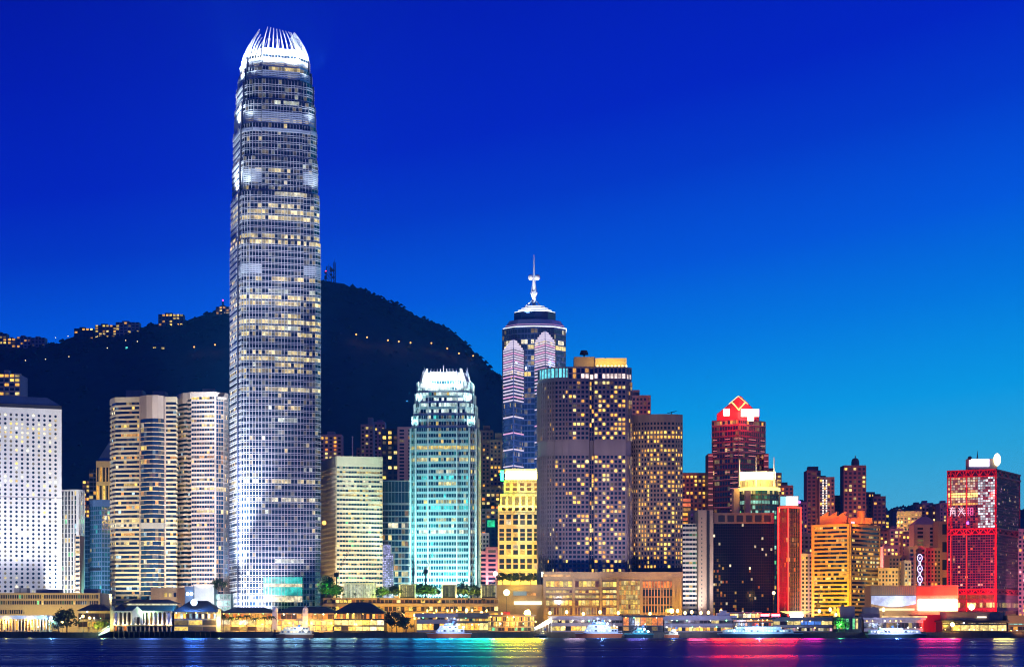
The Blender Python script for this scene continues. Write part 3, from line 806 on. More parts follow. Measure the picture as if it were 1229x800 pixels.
slab(604, 680, 394, 384, 'roof_step', m_steel, .80)
mk2 = emit('bright_white_neon_tube', (.8, .86, 1), 2.2, False)
for k in range(4): slab(603.5 + k * 3.2, 680.5 - k * 3.2, 394 - k * 2.7, 393 - k * 2.7, 'light_band', mk2 if k != 1 else mkp)
slab(617, 667, 384, 374, 'upper_drum', m_bluecw)
slab(618, 666, 374, 365, 'pyramid_roof', m_steel, .45)
mk2 = emit('bright_white_neon_tube', (.8, .86, 1), 2.2, False)
for k in range(4): slab(617.5 + k * 4.2, 666.5 - k * 4.2, 374.2 - k * 2.4, 373.2 - k * 2.4, 'light_band', mk2)
xm, ym = C0[0], Y + 10
zm = lambda p: Z(p, Y)
m_mast = mat('white_mast_paint', (.8, .8, .82), .5, var=.05)
b = MB(); b.tube((xm, ym, zm(366)), (xm, ym, zm(330)), 1.5, 8, 1.1); b.tube((xm, ym, zm(330)), (xm, ym, zm(303)), .75, 6, .3); mst = b.build('mast', m_mast, T.root)
for a in range(4):
    c, s_ = math.cos(a * math.pi / 2 + .6), math.sin(a * math.pi / 2 + .6)
    b = MB(); b.tube((xm + 8 * c, ym + 8 * s_, zm(366)), (xm + 1 * c, ym + 1 * s_, zm(357)), .35, 5); b.build('mast_strut', m_mast, mst)
    b = MB(); b.tube((xm + 1.2 * c, ym + 1.2 * s_, zm(358)), (xm + 2.6 * c, ym + 2.6 * s_, zm(349)), .3, 5); b.tube((xm + 2.6 * c, ym + 2.6 * s_, zm(349)), (xm + 1. * c, ym + 1. * s_, zm(336)), .3, 5); b.build('mast_cage', m_mast, mst)
b = MB(); b.tube((xm, ym, zm(350)), (xm, ym, zm(348)), 3, 8, 2.6); b.build('mast_collar', m_mast, mst)
for sg in (-1, 1):
    b = MB(); b.ball((xm + sg * 2.6, ym - 1, zm(330.5)), 2.1, 8, 6, 1.15); b.build('antenna_drum', m_mast, mst)
flood(T.root, (xm - 6, ym - 16, zm(376)), (xm, ym, zm(345)), 50, (.92, .95, 1), 80); flood(T.root, (xm + 6, ym - 16, zm(376)), (xm, ym, zm(325)), 50, (.9, .95, 1), 60)

# ---- yellow floodlit tower
Y = 1500; XL, XR = X(597.5, Y), X(648, Y)
T = Tower('yellow_floodlit_tower', 'golden floodlit stone tower with stepped shoulders under a blazing white and yellow sign band', 'office tower', [(XL, Y), (XR, Y), (XR, Y + 30), (XL, Y + 30)], Z(606, Y), 4, m_cream, seed=41)
b = MB(); b.box(X(600, Y), XR, Y + .5, Y + 28, Z(606, Y), Z(592, Y)); b.box(X(604.5, Y), XR, Y + 1, Y + 26, Z(592, Y), Z(576, Y)); b.build('shoulder', m_cream, T.root)
lf = lit_cells(.16, [YEL, PALE, WHT], .3, .9)
seg = lambda a, c, d=0: ((X(a, Y), Y + d), (X(c, Y), Y + d))
zr = [697, 689, 675, 670, 655, 650, 627, 612, 606]
for a, c in ((697, 685), (684, 668), (667, 651), (650, 632), (631, 615)):
    T.face(0, lf, 3.1, 5.0, 1.5, .16, .35, 'cell', 1.2, .5, Z(a, Y), Z(c, Y), None, seg(598, 648), 2.4)
T.face(0, lambda i, j, nr, r: mul(YEL, r.uniform(.2, .7)), 9, 5.0, 1.7, .2, .5, 'cell', 1.5, 1, Z(614, Y), Z(592.5, Y), None, seg(600.5, 648, .5), 1.8)
T.face(0, lambda i, j, nr, r: mul(WARM, r.uniform(.1, .5)), 4, 5.0, 2.2, .3, .5, 'cell', 1.2, 1, Z(592, Y), Z(577, Y), None, seg(605, 648, 1), 1.5)
w = Wall(P(605, Y), P(648, Y)); b = MB()
for k in range(12): b.wbox(w, 1 + k * 2, 2.1 + k * 2, -.6, .5, Z(579, Y), Z(575.5, Y))
b.build('cornice', m_cream, T.root)
b = MB(); b.box(X(606.5, Y), X(646.5, Y), Y + 1.5, Y + 3, Z(574.5, Y), Z(566, Y)); b.build('sign', emit('blazing_sign', (1, .78, .16), 70, True), T.root)
b = MB(); b.box(X(600.8, Y), X(604.2, Y), Y + 2, Y + 4, Z(576, Y), Z(564, Y)); b.build('green_neon', emit('green_neon', (.02, 1, .2), 14, True), T.root)
b = MB(); b.box(X(607, Y), XR, Y + 3.2, Y + 24, Z(575, Y), Z(562, Y)); b.build('crown_storey', m_cream, T.root)
T.finish(m_cream, maxn=100)
flood(T.root, (X(620, 1470), 1465, 22), (X(622, Y), Y, 62), 330, (1, .66, .15), 95)
flood(T.root, (X(630, 1440), 1432, 34), (X(622, Y), Y, 95), 360, (1, .64, .12), 60)
for k in range(4): flood(T.root, (X(603 + k * 12, Y - 4), Y - 5, Z(613, Y)), (X(604 + k * 12, Y), Y + 1, Z(590, Y)), 22, (1, .66, .14), 120)

# ---- big dark hotel
Y = 1430
pts = [P(646, 1446), P(650, 1440), P(657, 1435), P(666, 1431.5), P(675, 1430), P(682, 1429.5), P(707, 1429.5), P(707.5, 1434), P(712.5, 1434), P(713, 1429.5), P(751, 1429.5), P(751.5, 1432), P(757.5, 1436), P(757.5, 1470), P(646, 1470)]
zt = Z(440, Y)
T = Tower('curved_hotel_tower', 'broad dark hotel tower with a curved corner, scattered yellow windows and gold lit roof boxes', 'hotel', pts, zt, body=m_purp, seed=42)
zs = (3, Z(546, Y), Z(529, Y), Z(457, Y), zt)
pal = [WARM, YEL, WARM, PALE]
for e in range(12):
    if e in (6, 8): continue
    L = Wall(pts[e], pts[e + 1]).L
    if L < 1.5: continue
    dark = e in (7, 11); pr = .09 if e < 5 else .2 if e == 5 else .34
    for a, c in ((zs[0], zs[1]), (zs[2], zs[3])):
        T.face(e, lit_cells(pr, pal, .8, 2.2), 3.05, 2.35 if e < 5 else 2.75 if not dark else 1.8, .85 if not dark else .3, .40 if not dark else .2, .45, 'cell', .3, 0, a, c, pout=2.4)
    top = (lambda i, j, nr, r: mul((.2, .85, 1), r.uniform(.5, 1.1)) if r.random() < .8 else (0, 0, 0)) if e < 5 else (lambda i, j, nr, r: mul((1, .78, .7), r.uniform(.5, 1.4)) if j == 0 and r.random() < .7 else mul(WARM, r.uniform(.6, 1)) if r.random() < .1 else (0, 0, 0))
    T.face(e, top, 8 if e < 5 else 4.2, 2.6, .7, .2, .4, 'cell', 1, .6, zs[3] + .3, zs[4])
w = None
b = MB(); b.wbox(Wall(pts[5], pts[6]), 0, 14, .05, .5, zs[1], zs[2]); b.wbox(Wall(pts[9], pts[10]), 0, Wall(pts[9], pts[10]).L, .05, .5, zs[1], zs[2])
for e in range(5): b.wbox(Wall(pts[e], pts[e + 1]), 0, Wall(pts[e], pts[e + 1]).L, .05, .5, zs[1], zs[2])
b.build('refuge_floor', m_purp, T.root)
T.finish(m_purp, m_purp, win=GLB)
m_gold = mat('gold_lit_panel', (.62, .5, .26), .5, var=.1)
T.box('plant_room', 689, 714, 428, 440, 1442, 16, m_beige); T.box('plant_room', 714.5, 752, 429.5, 440, 1440, 18, m_gold)
b = MB()
for k in range(9): b.ball((X(717 + k * 4.3, 1436), 1434.5, zt + 1.0), .75, 6, 4)
b.build('roof_light', emit('roof_uplight', (1, .75, .25), 4, False), T.root)
flood(T.root, (X(722, 1434), 1430, zt + 1), (X(722, 1440), 1441, zt + 4), 9, (1, .72, .2), 150); flood(T.root, (X(743, 1434), 1430, zt + 1), (X(743, 1440), 1441, zt + 4), 9, (1, .72, .2), 150)
flood(T.root, (X(700, 1434), 1430, zt + 1), (X(700, 1440), 1443, zt + 4), 3, (1, .72, .4), 150)
b = MB(); b.tube((X(701, 1450), 1450, Z(428, 1450)), (X(701, 1450), 1450, Z(425, 1450)), .5, 6); b.tube((X(701, 1450), 1450, Z(425.5, 1450)), (X(701, 1450), 1450, Z(420.5, 1450)), 3.2, 10, 2.2); b.build('roof_dish', m_dark, T.root)
flood(T.root, (X(676, 1330), 1330, 24), (X(676, Y), Y, 75), 170, (.9, .85, .95), 60)  # added fill standing in for city light on the hotel front
flood(T.root, (X(735, 1330), 1330, 24), (X(732, Y), Y, 110), 150, (1, .8, .74), 55)
flood(T.root, (X(650, 1400), 1398, 40), (X(650, Y), 1440, 110), 60, (.55, .9, 1), 50)

m_taupe = mat('taupe_concrete', (.36, .28, .22), .75, var=.22)
# ---- second hotel
pts = [P(757.8, 1446), P(766, 1441), P(780, 1437.5), P(796, 1436), P(810, 1437), P(819, 1440), P(819, 1475), P(757.8, 1475)]
T = Tower('slab_hotel_tower', 'flat topped brown hotel slab dotted all over with small yellow windows', 'hotel', pts, Z(497, 1438), body=m_taupe, seed=43)
zt = Z(497, 1438)
def hl(p): return lambda i, j, nr, r: (mul(r.choice([WARM, YEL, WARM]), r.uniform(.7, 2.0)) if (r.random() < (.85 if nr - j in (3, 4) else .04 if nr - j < 7 else p)) else (0, 0, 0))
for e, p in ((0, .15), (1, .5), (2, .5), (3, .5), (4, .5)): T.face(e, hl(p), 3.0, 2.3, .95, .42, .4, 'cell', 5.4)
T.finish(m_taupe, m_taupe, maxn=100)
flood(T.root, (X(790, 1330), 1330, 24), (X(790, 1440), 1440, 85), 120, (1, .74, .66), 55)  # added fill in place of general city light on the slab
flood(T.root, (X(760, 1400), 1400, 36), (X(762, 1445), 1446, 75), 60, (1, .5, .3), 60)
b = MB(); b.tube((X(806, 1450), 1450, zt), (X(806, 1450), 1450, zt + 3), .3, 5); b.tube((X(801, 1450), 1450, zt + 2), (X(812, 1450), 1450, zt + 3.4), .25, 5); b.build('roof_crane', m_dark, T.root)
flats('apartment_block', 'reddish dark tower showing only its upper floors between the two hotels', 754, 781, 474, 1650, m_brown, .04, [WARM], 44, steps=((757, 768, 467),), bay=3)

# ---- golden podium of the hotels
Y = 1400; zt = Z(687, Y)
T = Tower('golden_mall_podium', 'long golden lit mall podium with tall glazed bays under the two hotels', 'shopping mall', [P(653, Y), P(818.5, Y), (X(818.5, Y), Y + 28), (X(653, Y), Y + 28)], zt, body=m_beige, seed=45)
gl = lambda k=1., p=.9: (lambda i, j, nr, r: mul(r.choice([YEL, WARM, YEL, PALE]), r.uniform(.5, 1.5) * k) if r.random() < p else mul(ORG, .12))
for a, c in ((655, 687), (690, 719)):
    for (yb, yt_, lf, bay) in ((727, 719, gl(.95, .92), 2.4), (718, 713, gl(.6, .85), 2.2), (711.5, 707, gl(.7, .88), 2.2), (705, 696, gl(.85, .85), 2.8)):
        T.face(0, lf, 9, bay, .4, .12, .5, 'cell', .5, .2, Z(yb, Y), Z(yt_, Y), None, seg := ((X(a, Y), Y), (X(c, Y), Y)), 1.4)
    T.face(0, gl(.25, .6), 9, 1.7, .5, .1, .5, 'cell', .3, .2, Z(738, Y), Z(728, Y), None, seg, 1.3)
for (yb, yt_) in ((738, 728), (727, 719), (718, 713), (711.5, 707), (705, 697)):
    T.face(0, gl(1, .85), 9, 2.2, .3, .12, .5, 'cell', .4, .2, Z(yb, Y), Z(yt_, Y), None, ((X(723, Y), Y), (X(740, Y), Y)), 1.4)
T.face(0, gl(.6, .97), 3.1, 1.6, .22, .10, .35, 'row', .5, .3, Z(737, Y), Z(695.5, Y), None, ((X(743, Y), Y), (X(768, Y), Y)), 1.2)
T.face(0, lambda i, j, nr, r: mul(ORG, r.uniform(.4, 1.2)) if j == nr - 1 else mul(WARM, .15) if r.random() < .15 else (0, 0, 0), 5.2, 2.0, .5, .22, .4, 'row', .6, .3, Z(737, Y), Z(696, Y), None, ((X(771, Y), Y), (X(807, Y), Y)), 1.5)
w = Wall(P(653, Y), P(818.5, Y)); b = MB()
for px in (653.5, 688.5, 721, 741.5, 769.5, 809, 817): b.wbox(w, X(px, Y) - X(653, Y) - .8, X(px, Y) - X(653, Y) + .8, 0, 1.2, 4, zt - 3.2)
b.build('pilaster', m_beige, T.root)
b = MB(); b.wbox(w, -.5, w.L + .5, 0, 1.6, zt - 3, zt + .6); b.build('cornice', m_beige, T.root)
T.finish(m_beige, m_brown, maxn=100)
b = MB(); b.box(X(650, Y), X(687, Y), Y - 2, Y + 14, Z(692.5, Y), Z(685.5, Y)); b.build('terrace_block', m_beige, T.root)
b = MB(); b.box(X(652, Y), X(685, Y), Y - 2.2, Y - 2.02, Z(691.5, Y), Z(688.8, Y)); b.build('terrace_glow', emit('terrace_window', (1, .5, .12), .7, False, .6, .3), T.root)
for px in (672, 705, 731, 790): flood(T.root, (X(px, 1380), 1383, 6), (X(px, Y), Y, 24), 26, (1, .60, .06), 110)
b = MB(); b.box(X(757.8, 1425), X(819, 1425), 1424, 1430, zt + .3, Z(681, 1425)); b.build('plinth', m_dark, T.root)

# low wing with a globe lamp
T = Tower('low_mall_wing', 'low tan mall wing with a pale blue sign panel and a bright canopy slot', 'shopping mall', [P(590, 1405), P(653, 1405), (X(653, 1405), 1425), (X(590, 1405), 1425)], Z(701, 1405), body=m_beige, seed=46)
b = MB(); b.box(X(616, 1404), X(632, 1404), 1403.6, 1404.9, Z(714, 1404), Z(709, 1404)); b.build('sign_panel', emit('pale_blue_panel', (.3, .5, .6), .55, False), T.root)
b = MB(); b.box(X(617, 1404), X(650, 1404), 1403, 1404.9, Z(725, 1404), Z(721, 1404)); b.build('canopy_slot', emit('canopy_strip', (1, .86, .5), 2.5), T.root)
b = MB(); b.box(X(633, 1404), X(643, 1404), 1403.6, 1404.9, Z(714, 1404), Z(711, 1404)); b.build('shop_window', emit('orange_shop', (1, .42, .08), .9, False, .6, .4), T.root)
flood(T.root, (X(612, 1385), 1385, 6), (X(615, 1405), 1405, 26), 4, (1, .7, .3), 120)

flood(None, (X(640, 1580), 1540, 120), (X(641, 1650), 1640, 190), 520, (.35, .55, 1), 80)  # added blue fill to brighten the body of the banded tower
bulb(None, (X(601, 1495), 1494, Z(568, 1500)), 6, (.05, 1, .2), 1)

for sg in (-1, 1): flood(None, (xm + sg * 14, ym - 34, zm(384)), (xm + sg * 3, ym, zm(368)), 26, (.7, .82, 1), 100)
# ---- behind, right of the hotels
T = flats('apartment_block', 'broad brown block with a crowded grid of yellow windows right of the slab hotel', 818, 852, 567, 1660, m_brown, .34, [YEL, WARM, WARM], 50, bay=3.2, floor=3.2)
T = Tower('terraced_block', 'small terraced block glowing red and orange in layers between slab hotel and dark glass block', 'building', quadf(818, 829, 1600, 12), Z(598, 1600), 4, m_brown, seed=51)
T.face(0, lambda i, j, nr, r: mul(r.choice([ORG, WARM, (1, .2, .05)]), r.uniform(.3, 1.2)), 3.6, 6, .3, .35, .5, 'row'); T.finish(maxn=20)
T = flats('violet_lit_block', 'dim violet lit block squeezed behind the pale pier of the dark glass block', 828, 842, 612, 1580, m_purp, .1, [(.7, .2, 1), WARM], 52)
T = Tower('white_ribbon_block', 'white block with dark ribbon windows standing between slab hotel and pale concrete pier', 'office block', quadf(819, 839, 1510, 16), Z(628, 1510), body=m_white, seed=53)
T.face(0, lit_rows(.2, .6, .08, [PALE, GRN, YEL], .2, .8), 3.3, 2.4, .1, .52, .5, 'row', .5); T.finish(m_white)
flood(T.root, (X(829, 1470), 1470, 8), (X(829, 1510), 1510, 50), 150, (1, .93, .85), 60)

# ---- dark glass block with a pale pier
Y = 1500
T = Tower('dark_glass_block', 'wide almost black glass block with sparks of reflected city light', 'office block', quadf(856, 929, Y, 32), Z(628, Y), body=m_dark, seed=54)
def dg(i, j, nr, r):  # reflected city sparks put in as pane glow
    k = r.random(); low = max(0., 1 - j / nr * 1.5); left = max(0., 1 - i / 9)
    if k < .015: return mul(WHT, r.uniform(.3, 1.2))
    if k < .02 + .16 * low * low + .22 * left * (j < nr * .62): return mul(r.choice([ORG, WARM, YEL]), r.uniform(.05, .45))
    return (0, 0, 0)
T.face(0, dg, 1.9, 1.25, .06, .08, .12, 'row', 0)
T.finish(m_dark, maxn=60, win=glass('black_glass', (.008, .006, .008), .15, .15))
b = MB()
w = Wall(T.poly[0], T.poly[1])
b.box(X(856.5, Y), X(929, Y), Y - .3, Y + 30, Z(628, Y) + .02, Z(615, Y)); b.build('parapet', m_brown, T.root)
b = MB()
for k in range(6): b.box(X(862 + k * 11, Y), X(870 + k * 11, Y), Y - .42, Y - .3, Z(626, Y), Z(618, Y))
b.build('parapet_opening', m_dark, T.root)
T.box('plant_room', 866, 874, 611, 615, Y + 8, 8, m_brown)
T2 = Tower('pale_pier_block', 'pale windowless concrete lift pier with one dark vertical slot beside the dark glass block', 'tower', [P(838, Y - 3), P(856, Y - 3), (X(856, Y), Y + 30), (X(838, Y), Y + 30)], Z(612, Y), body=m_pinkst, seed=55)
w = Wall(T2.poly[0], T2.poly[1]); b = MB(); b.wbox(w, w.L * .56, w.L * .76, 0, .1, 4, Z(612, Y) - .2); b.build('slot', m_dark, T2.root)
b = MB(); b.wbox(w, 0, w.L * .5, 0, .9, 4, Z(612, Y)); b.wbox(w, w.L * .8, w.L, 0, .7, 4, Z(618, Y)); b.build('pier', m_pinkst, T2.root)
b = MB()
for k in range(26): b.wbox(w, w.L * .2, w.L * .26, .9, .98, 10 + k * 2.9, 11.2 + k * 2.9)
b.build('slit_window', m_dark, T2.root)
flood(T2.root, (X(846, 1440), 1440, 8), (X(847, Y), Y, 50), 130, (1, .8, .66), 60)

# ---- tower with the red glowing gable
pt = corner(854.5, 886, 918.5, 1620, 45)
zt = Z(502, 1620)
T = Tower('red_gable_tower', 'dark maroon tower outlined in pink neon under a red glowing gable with gold chevron', 'skyscraper', pt, zt, 30, m_glasspurp, seed=56)
lf = lit_rows(.05, .5, .015, [WARM, PALE], .3, 1.2)
for e in (0, 1): T.face(e, lf, 4.2, 2.6, .25, .3, .3, 'row', 1)
wl, wr = Wall(pt[0], pt[1]), Wall(pt[1], pt[2])
m_line = emit('rose_neon_line', (1, .32, .3), .75, False)
m_dim = mat('maroon_cladding', (.10, .04, .06), .5, var=.2)
b = MB()
for k in range(26):
    z = zt - 4 - k * 4.2
    for w in (wl, wr):
        segs = [(.02, .98)] if k % 5 == 0 else []
        for a, c in segs: b.wbox(w, w.L * a, w.L * c, .42, .55, z, z + .28)
b.build('neon_line', emit('dim_rose_line', (.7, .18, .25), .5, False), T.root)
for k in range(24):
    z = zt - 7 - k * 4.2
    for w, sp in ((wl, ((.06, .2), (.52, .70), (.86, 1.0)) if k < 9 else ((.72, 1.0),)), (wr, ((0, .16), (.36, .62), (.80, .95)) if k < 9 else ((0, .30),))):
        if 1 < k < 6 or k >= 8:
            for a, c in sp:
                b = MB(); b.wbox(w, w.L * a, w.L * c, .5, .8, z, z + .55); b.build('neon_bar', m_line, T.root)
# wings
for sg, (pa, pb) in ((-1, (850, 856)), (1, (917, 922.5))):
    b = MB(); b.box(X(pa, 1636), X(pb, 1636), 1636, 1660, 30, Z(544, 1636)); b.build('wing', m_dim, T.root)
    b = MB()
    for k in range(17): b.box(X(pa + .3, 1635), X(pb - .3, 1635), 1635.3, 1635.9, Z(547 + k * 6.6, 1636), Z(546 + k * 6.6, 1636))
    b.build('neon_bar', m_line, T.root)
T.finish(m_dim, m_dim, win=GL, maxn=60)
m_redwall = mat('red_roof_cladding', (.45, .05, .05), .5, var=.15)
zg = zt; zk = Z(474, 1620)
c4 = lambda k, sh=0: [(pt[1][0] + (x - pt[1][0]) * k, pt[1][1] + 4 + sh + (y - pt[1][1]) * k) for x, y in pt]
b = MB(); b.prism(c4(.80), zg, zg + 5.2); b.build('roof_storey', m_redwall, T.root)
q = c4(.80); cxy = ((q[0][0] + q[2][0]) / 2, (q[0][1] + q[2][1]) / 2)
b = MB(); b.prism(q, zg + 5.2, zk, [(cxy[0] + (x - cxy[0]) * .03 + 0, cxy[1] + (y - cxy[1]) * .03 - (cxy[1] - q[1][1]) * .9) for x, y in q]); b.build('gable_roof', m_redwall, T.root)
yf = q[1][1] - 1.2; xc = X(886, yf)
m_gn = emit('gold_neon', (1, .66, .18), 2.6, True)
for k in range(4):
    b = MB(); r = 7.2 - k * 1.0; zc_ = zk - 1.2 - r - k * 1.25
    for sg in (-1, 1):
        b.tube((xc + sg * (6.8 - k * .5) * .82, yf - 3 - k * .3, zc_ + 3.2), (xc, yf - 3 - k * .3, zc_ - 2.4), .5, 4)
    b.build('chevron_tube', m_gn, T.root)
for sg in (-1, 1):
    b = MB(); b.tube((xc, yf - .2, zk - .4), (xc + sg * 7.2, yf - .2, zk - 6.5), .3, 4); b.build('gable_tube', m_gn, T.root)
m_sign_r = emit('white_red_sign', (1, .16, .12), 45, True)
b = MB(); b.box(X(868, yf), X(875, yf), yf - 3.5, yf - 2.6, Z(499, yf), Z(491, yf)); b.build('sign', m_sign_r, T.root)
b = MB(); b.box(X(889, yf), X(910, yf), yf - 3.5, yf - 2.6, Z(500, yf), Z(491.5, yf)); b.box(X(897, yf), X(904, yf), yf - 3.52, yf - 2.6, Z(505, yf), Z(500, yf)); b.build('sign', m_sign_r, T.root)
for px in (871, 899): bulb(T.root, (X(px, yf - 8), yf - 9, Z(503, yf)), 30, (1, .08, .08), 2)
flood(T.root, (xc + 30, yf - 60, Z(560, yf)), (xc + 4, yf, Z(515, yf)), 50, (1, .10, .16), 80)
flood(T.root, (xc, yf - 90, 60), (xc, yf, 110), 60, (1, .4, .5), 60)

# ---- tower with a glowing crown ring
Y = 1560
C0 = P(911, Y + 14); rr = X(935, Y + 14) - C0[0]
ring = lambda r, n=14: [(C0[0] + r * math.cos(2 * math.pi * k / n - math.pi / 2), C0[1] + r * math.sin(2 * math.pi * k / n - math.pi / 2)) for k in range(n)]
pr_ = ring(rr)
T = Tower('ring_crown_tower', 'round dark green tower with a glowing yellow crown ring and three lit masts', 'office tower', pr_, Z(587, Y), 4, m_glassdk, seed=57)
lf = lit_rows(.45, .6, .1, [GRN, PALE, (.4, .9, .7), YEL], .25, 1.0)
for e in range(14):
    w = Wall(pr_[e], pr_[(e + 1) % 14])
    if w.n[1] < .3: T.face(e, lf, 3.7, 2.2, .2, .3, .3, 'row', .6)
T.finish(m_dark, m_dark, win=GLT)
m_ring = emit('yellow_ring_light', (1, .72, .18), 2.4, True)
b = MB(); b.prism(ring(rr + .9, 28), Z(588, Y), Z(584, Y)); b.build('ring_light', m_ring, T.root)
b = MB(); b.prism(ring(rr * .86, 24), Z(584, Y), Z(575, Y)); b.build('crown_storey', m_cream, T.root)
b = MB()
for k in range(14): a = ring(rr * .93)[k]; b.tube((*a, Z(584, Y)), (*a, Z(574, Y)), .5, 5)
b.build('crown_column', m_cream, T.root)
ci = 0
q = [P(888, 1556), P(921, 1549), P(921, 1575), P(888, 1580)]
b = MB(); b.prism(q, Z(575, Y), Z(566.5, Y)); b.build('crown_light', emit('crown_light', (1, .86, .42), 3.2, True), T.root)
b = MB(); b.box(X(922.5, 1556), X(931, 1556), 1556, 1570, Z(575, Y), Z(566, Y)); b.build('crown_light', MATS['crown_light'], T.root)
for px, py in ((887.5, 552), (907.5, 549), (929, 549)):
    b = MB(); b.tube((X(px, 1555), 1555, Z(584, Y)), (X(px, 1555), 1555, Z(py, Y)), .6, 6, .3); b.build('mast', m_steel, T.root)
    flood(T.root, (X(px, 1551), 1549, Z(576, Y)), (X(px, 1555), 1555, Z(560, Y)), 8, (1, .85, .6), 70)
T.box('lift_core', 880.5, 887.5, 586, 640, 1548, 14, m_pinkst); T.box('lift_core', 894.5, 901, 588, 640, 1545, 6, m_pinkst)
for px in (898, 922): bulb(T.root, (X(px, 1545), 1545, Z(580, Y)), 14, (1, .75, .25), 1)

# ---- red edged tower with a white sign
pt = corner(934, 946, 961, 1480, 40); zt = Z(608, 1480)
T = Tower('red_edged_tower', 'slim red tower with glowing red corner tubes and a big white sign on top', 'office tower', pt, zt, body=mat('red_glass_wall', (.30, .012, .02), .25, var=.1, spec=.7), seed=58)
GLR = glass('red_glass', (.22, .008, .015), .2, .6)
T.face(0, lit_cells(.03, [PALE, ORG], .3, 1.0), 3.4, 1.8, .2, .14, .2, 'row', .5); T.finish(T.body, maxn=40, win=GLR)
T.wins = []; T.grid = MB(); T.span = MB()
T.face(1, lit_cells(.06, [WARM, ORG, PALE], .15, .7), 3.4, 1.8, .25, .2, .25, 'row', .5)
T.grid.build('mullion_grid', m_brown, T.root); T.span.build('cladding_band', m_dark, T.root)
mb = MB()
for r in T.wins:
    for qd, g in r: mb.quad(*qd, g=g)
mb.build('window', GL, T.root, kind='stuff')
m_rt = emit('red_tube', (1, .03, .02), 5, True)
for q in (pt[0], pt[1], pt[2]):
    b = MB(); b.tube((q[0], q[1] - .7, 5), (q[0], q[1] - .7, zt), .42, 6); b.build('corner_tube', m_rt, T.root)
b = MB()
for a, c in ((pt[0], pt[1]), (pt[1], pt[2])): b.wbox(Wall(a, c), 0, Wall(a, c).L, .3, .8, zt - .5, zt + .4)
b.build('top_tube', m_rt, T.root)
b = MB(); b.box(X(936, 1478), X(958.5, 1478), 1478, 1484, zt + .5, Z(594.5, 1478)); sbx = b.build('sign_box', m_greyc, T.root)
b = MB(); b.box(X(936.5, 1478), X(943, 1478), 1477.5, 1477.9, zt + 1, Z(595.5, 1478)); b.build('sign', emit('cyan_screen', (.35, .85, 1), 1.1, True), sbx)
b = MB(); b.box(X(943.3, 1478), X(957.5, 1478), 1477.5, 1477.9, zt + 1.2, Z(595.5, 1478)); b.build('sign', emit('white_sign', (.9, .97, 1), 3.5, True), sbx)
b = MB(); b.ball((X(959.5, 1478), 1478, Z(602, 1478)), 1.0); b.build('violet_lamp', emit('violet_lamp', (.4, .15, 1), 3, False), T.root)
flood(T.root, (X(940, 1450), 1450, 8), (X(942, 1484), 1484, 45), 260, (1, .12, .08), 60)
flood(T.root, (X(925, 1380), 1380, 12), (X(943, 1484), 1484, 70), 800, (1, .10, .08), 17)

# ---- white block with square holes, red washed
T = flats('white_window_block', 'pale pinkish block with rows of small dark square windows between red tower and gold block', 957, 975, 664, 1510, m_white, .02, [WARM], 60, bay=3.0, floor=3.0, z0=4)
flood(T.root, (X(966, 1470), 1470, 8), (X(967, 1510), 1510, 40), 90, (1, .66, .5), 70)
flats('apartment_block', 'slim rosy block rising just behind the violet lamp of the red edged tower', 956, 969, 602, 1700, m_pinkst, .12, [WARM, PALE], 61)
flats('low_block', 'dim low block with white window frames above the pale pinkish block', 960, 976, 640, 1600, m_purp, .1, [PALE], 62)

# ---- residential towers against the glowing sky
flats('apartment_tower', 'tall brown flats with a raised stair head left of the row of white stair lights', 968.5, 985, 564, 1800, m_brown, .13, [WARM, YEL], 63, steps=((971, 983, 559),))
T = flats('apartment_tower', 'brown flats with a dotted column of white stair lights', 983, 1001.5, 572, 1790, m_brown, .22, [WARM, YEL], 64, steps=((986, 992, 570),))
b = MB()
for k in range(24): b.box(X(987.3, 1788), X(988.6, 1788), 1787.6, 1789, Z(577 + k * 3, 1788), Z(575.4 + k * 3, 1788))
b.build('stair_light', emit('stair_light', (1, .95, .85), 1.8, False), T.root)
b = MB()
for k in range(24): b.box(X(991.3, 1788), X(992.6, 1788), 1787.6, 1789, Z(577 + k * 3, 1788), Z(575.4 + k * 3, 1788))
b.build('stair_light', MATS['stair_light'], T.root)
flats('apartment_tower', 'dark unlit flats in the shadow between stair light flats and domed flats', 1001, 1014, 594, 1850, m_dark, .03, [WARM], 65)
T = flats('apartment_tower', 'dark tall flats crowned by a small round dome', 1012.5, 1039.5, 558, 1820, m_brown, .22, [WARM, YEL, PALE], 66, bay=3.8, floor=3.6)
b = MB(); zz_ = Z(558, 1820); xd = X(1026.5, 1828)
b.tube((xd, 1828, zz_), (xd, 1828, zz_ + 4), 3.4, 12); b.ball((xd, 1828, zz_ + 4), 3.3, 12, 6, .9); b.tube((xd, 1828, zz_ + 6.5), (xd, 1828, zz_ + 9), .4, 5); b.build('dome', m_brown, T.root)
flats('apartment_tower', 'low brown flats with many yellow windows right behind the domed flats', 1038, 1050, 590, 1870, m_brown, .2, [WARM, YEL], 67)
flats('apartment_tower', 'low brown flats with a ragged top at the end of the tower row', 1048, 1063, 595, 1860, m_brown, .24, [WARM, YEL], 68, steps=((1050, 1058, 592),))
flats('apartment_tower', 'brown flats with stepped top directly right of the red gable tower', 921, 938, 567, 1750, m_brown, .3, [WARM, YEL], 69, steps=((922, 929, 561),))
flats('apartment_tower', 'lower maroon flats peeping over the white sign of the red edged tower', 937, 952, 582, 1780, m_brown, .25, [WARM, ORG, YEL], 70, steps=((939, 946, 578),))
rg = random.Random(77)
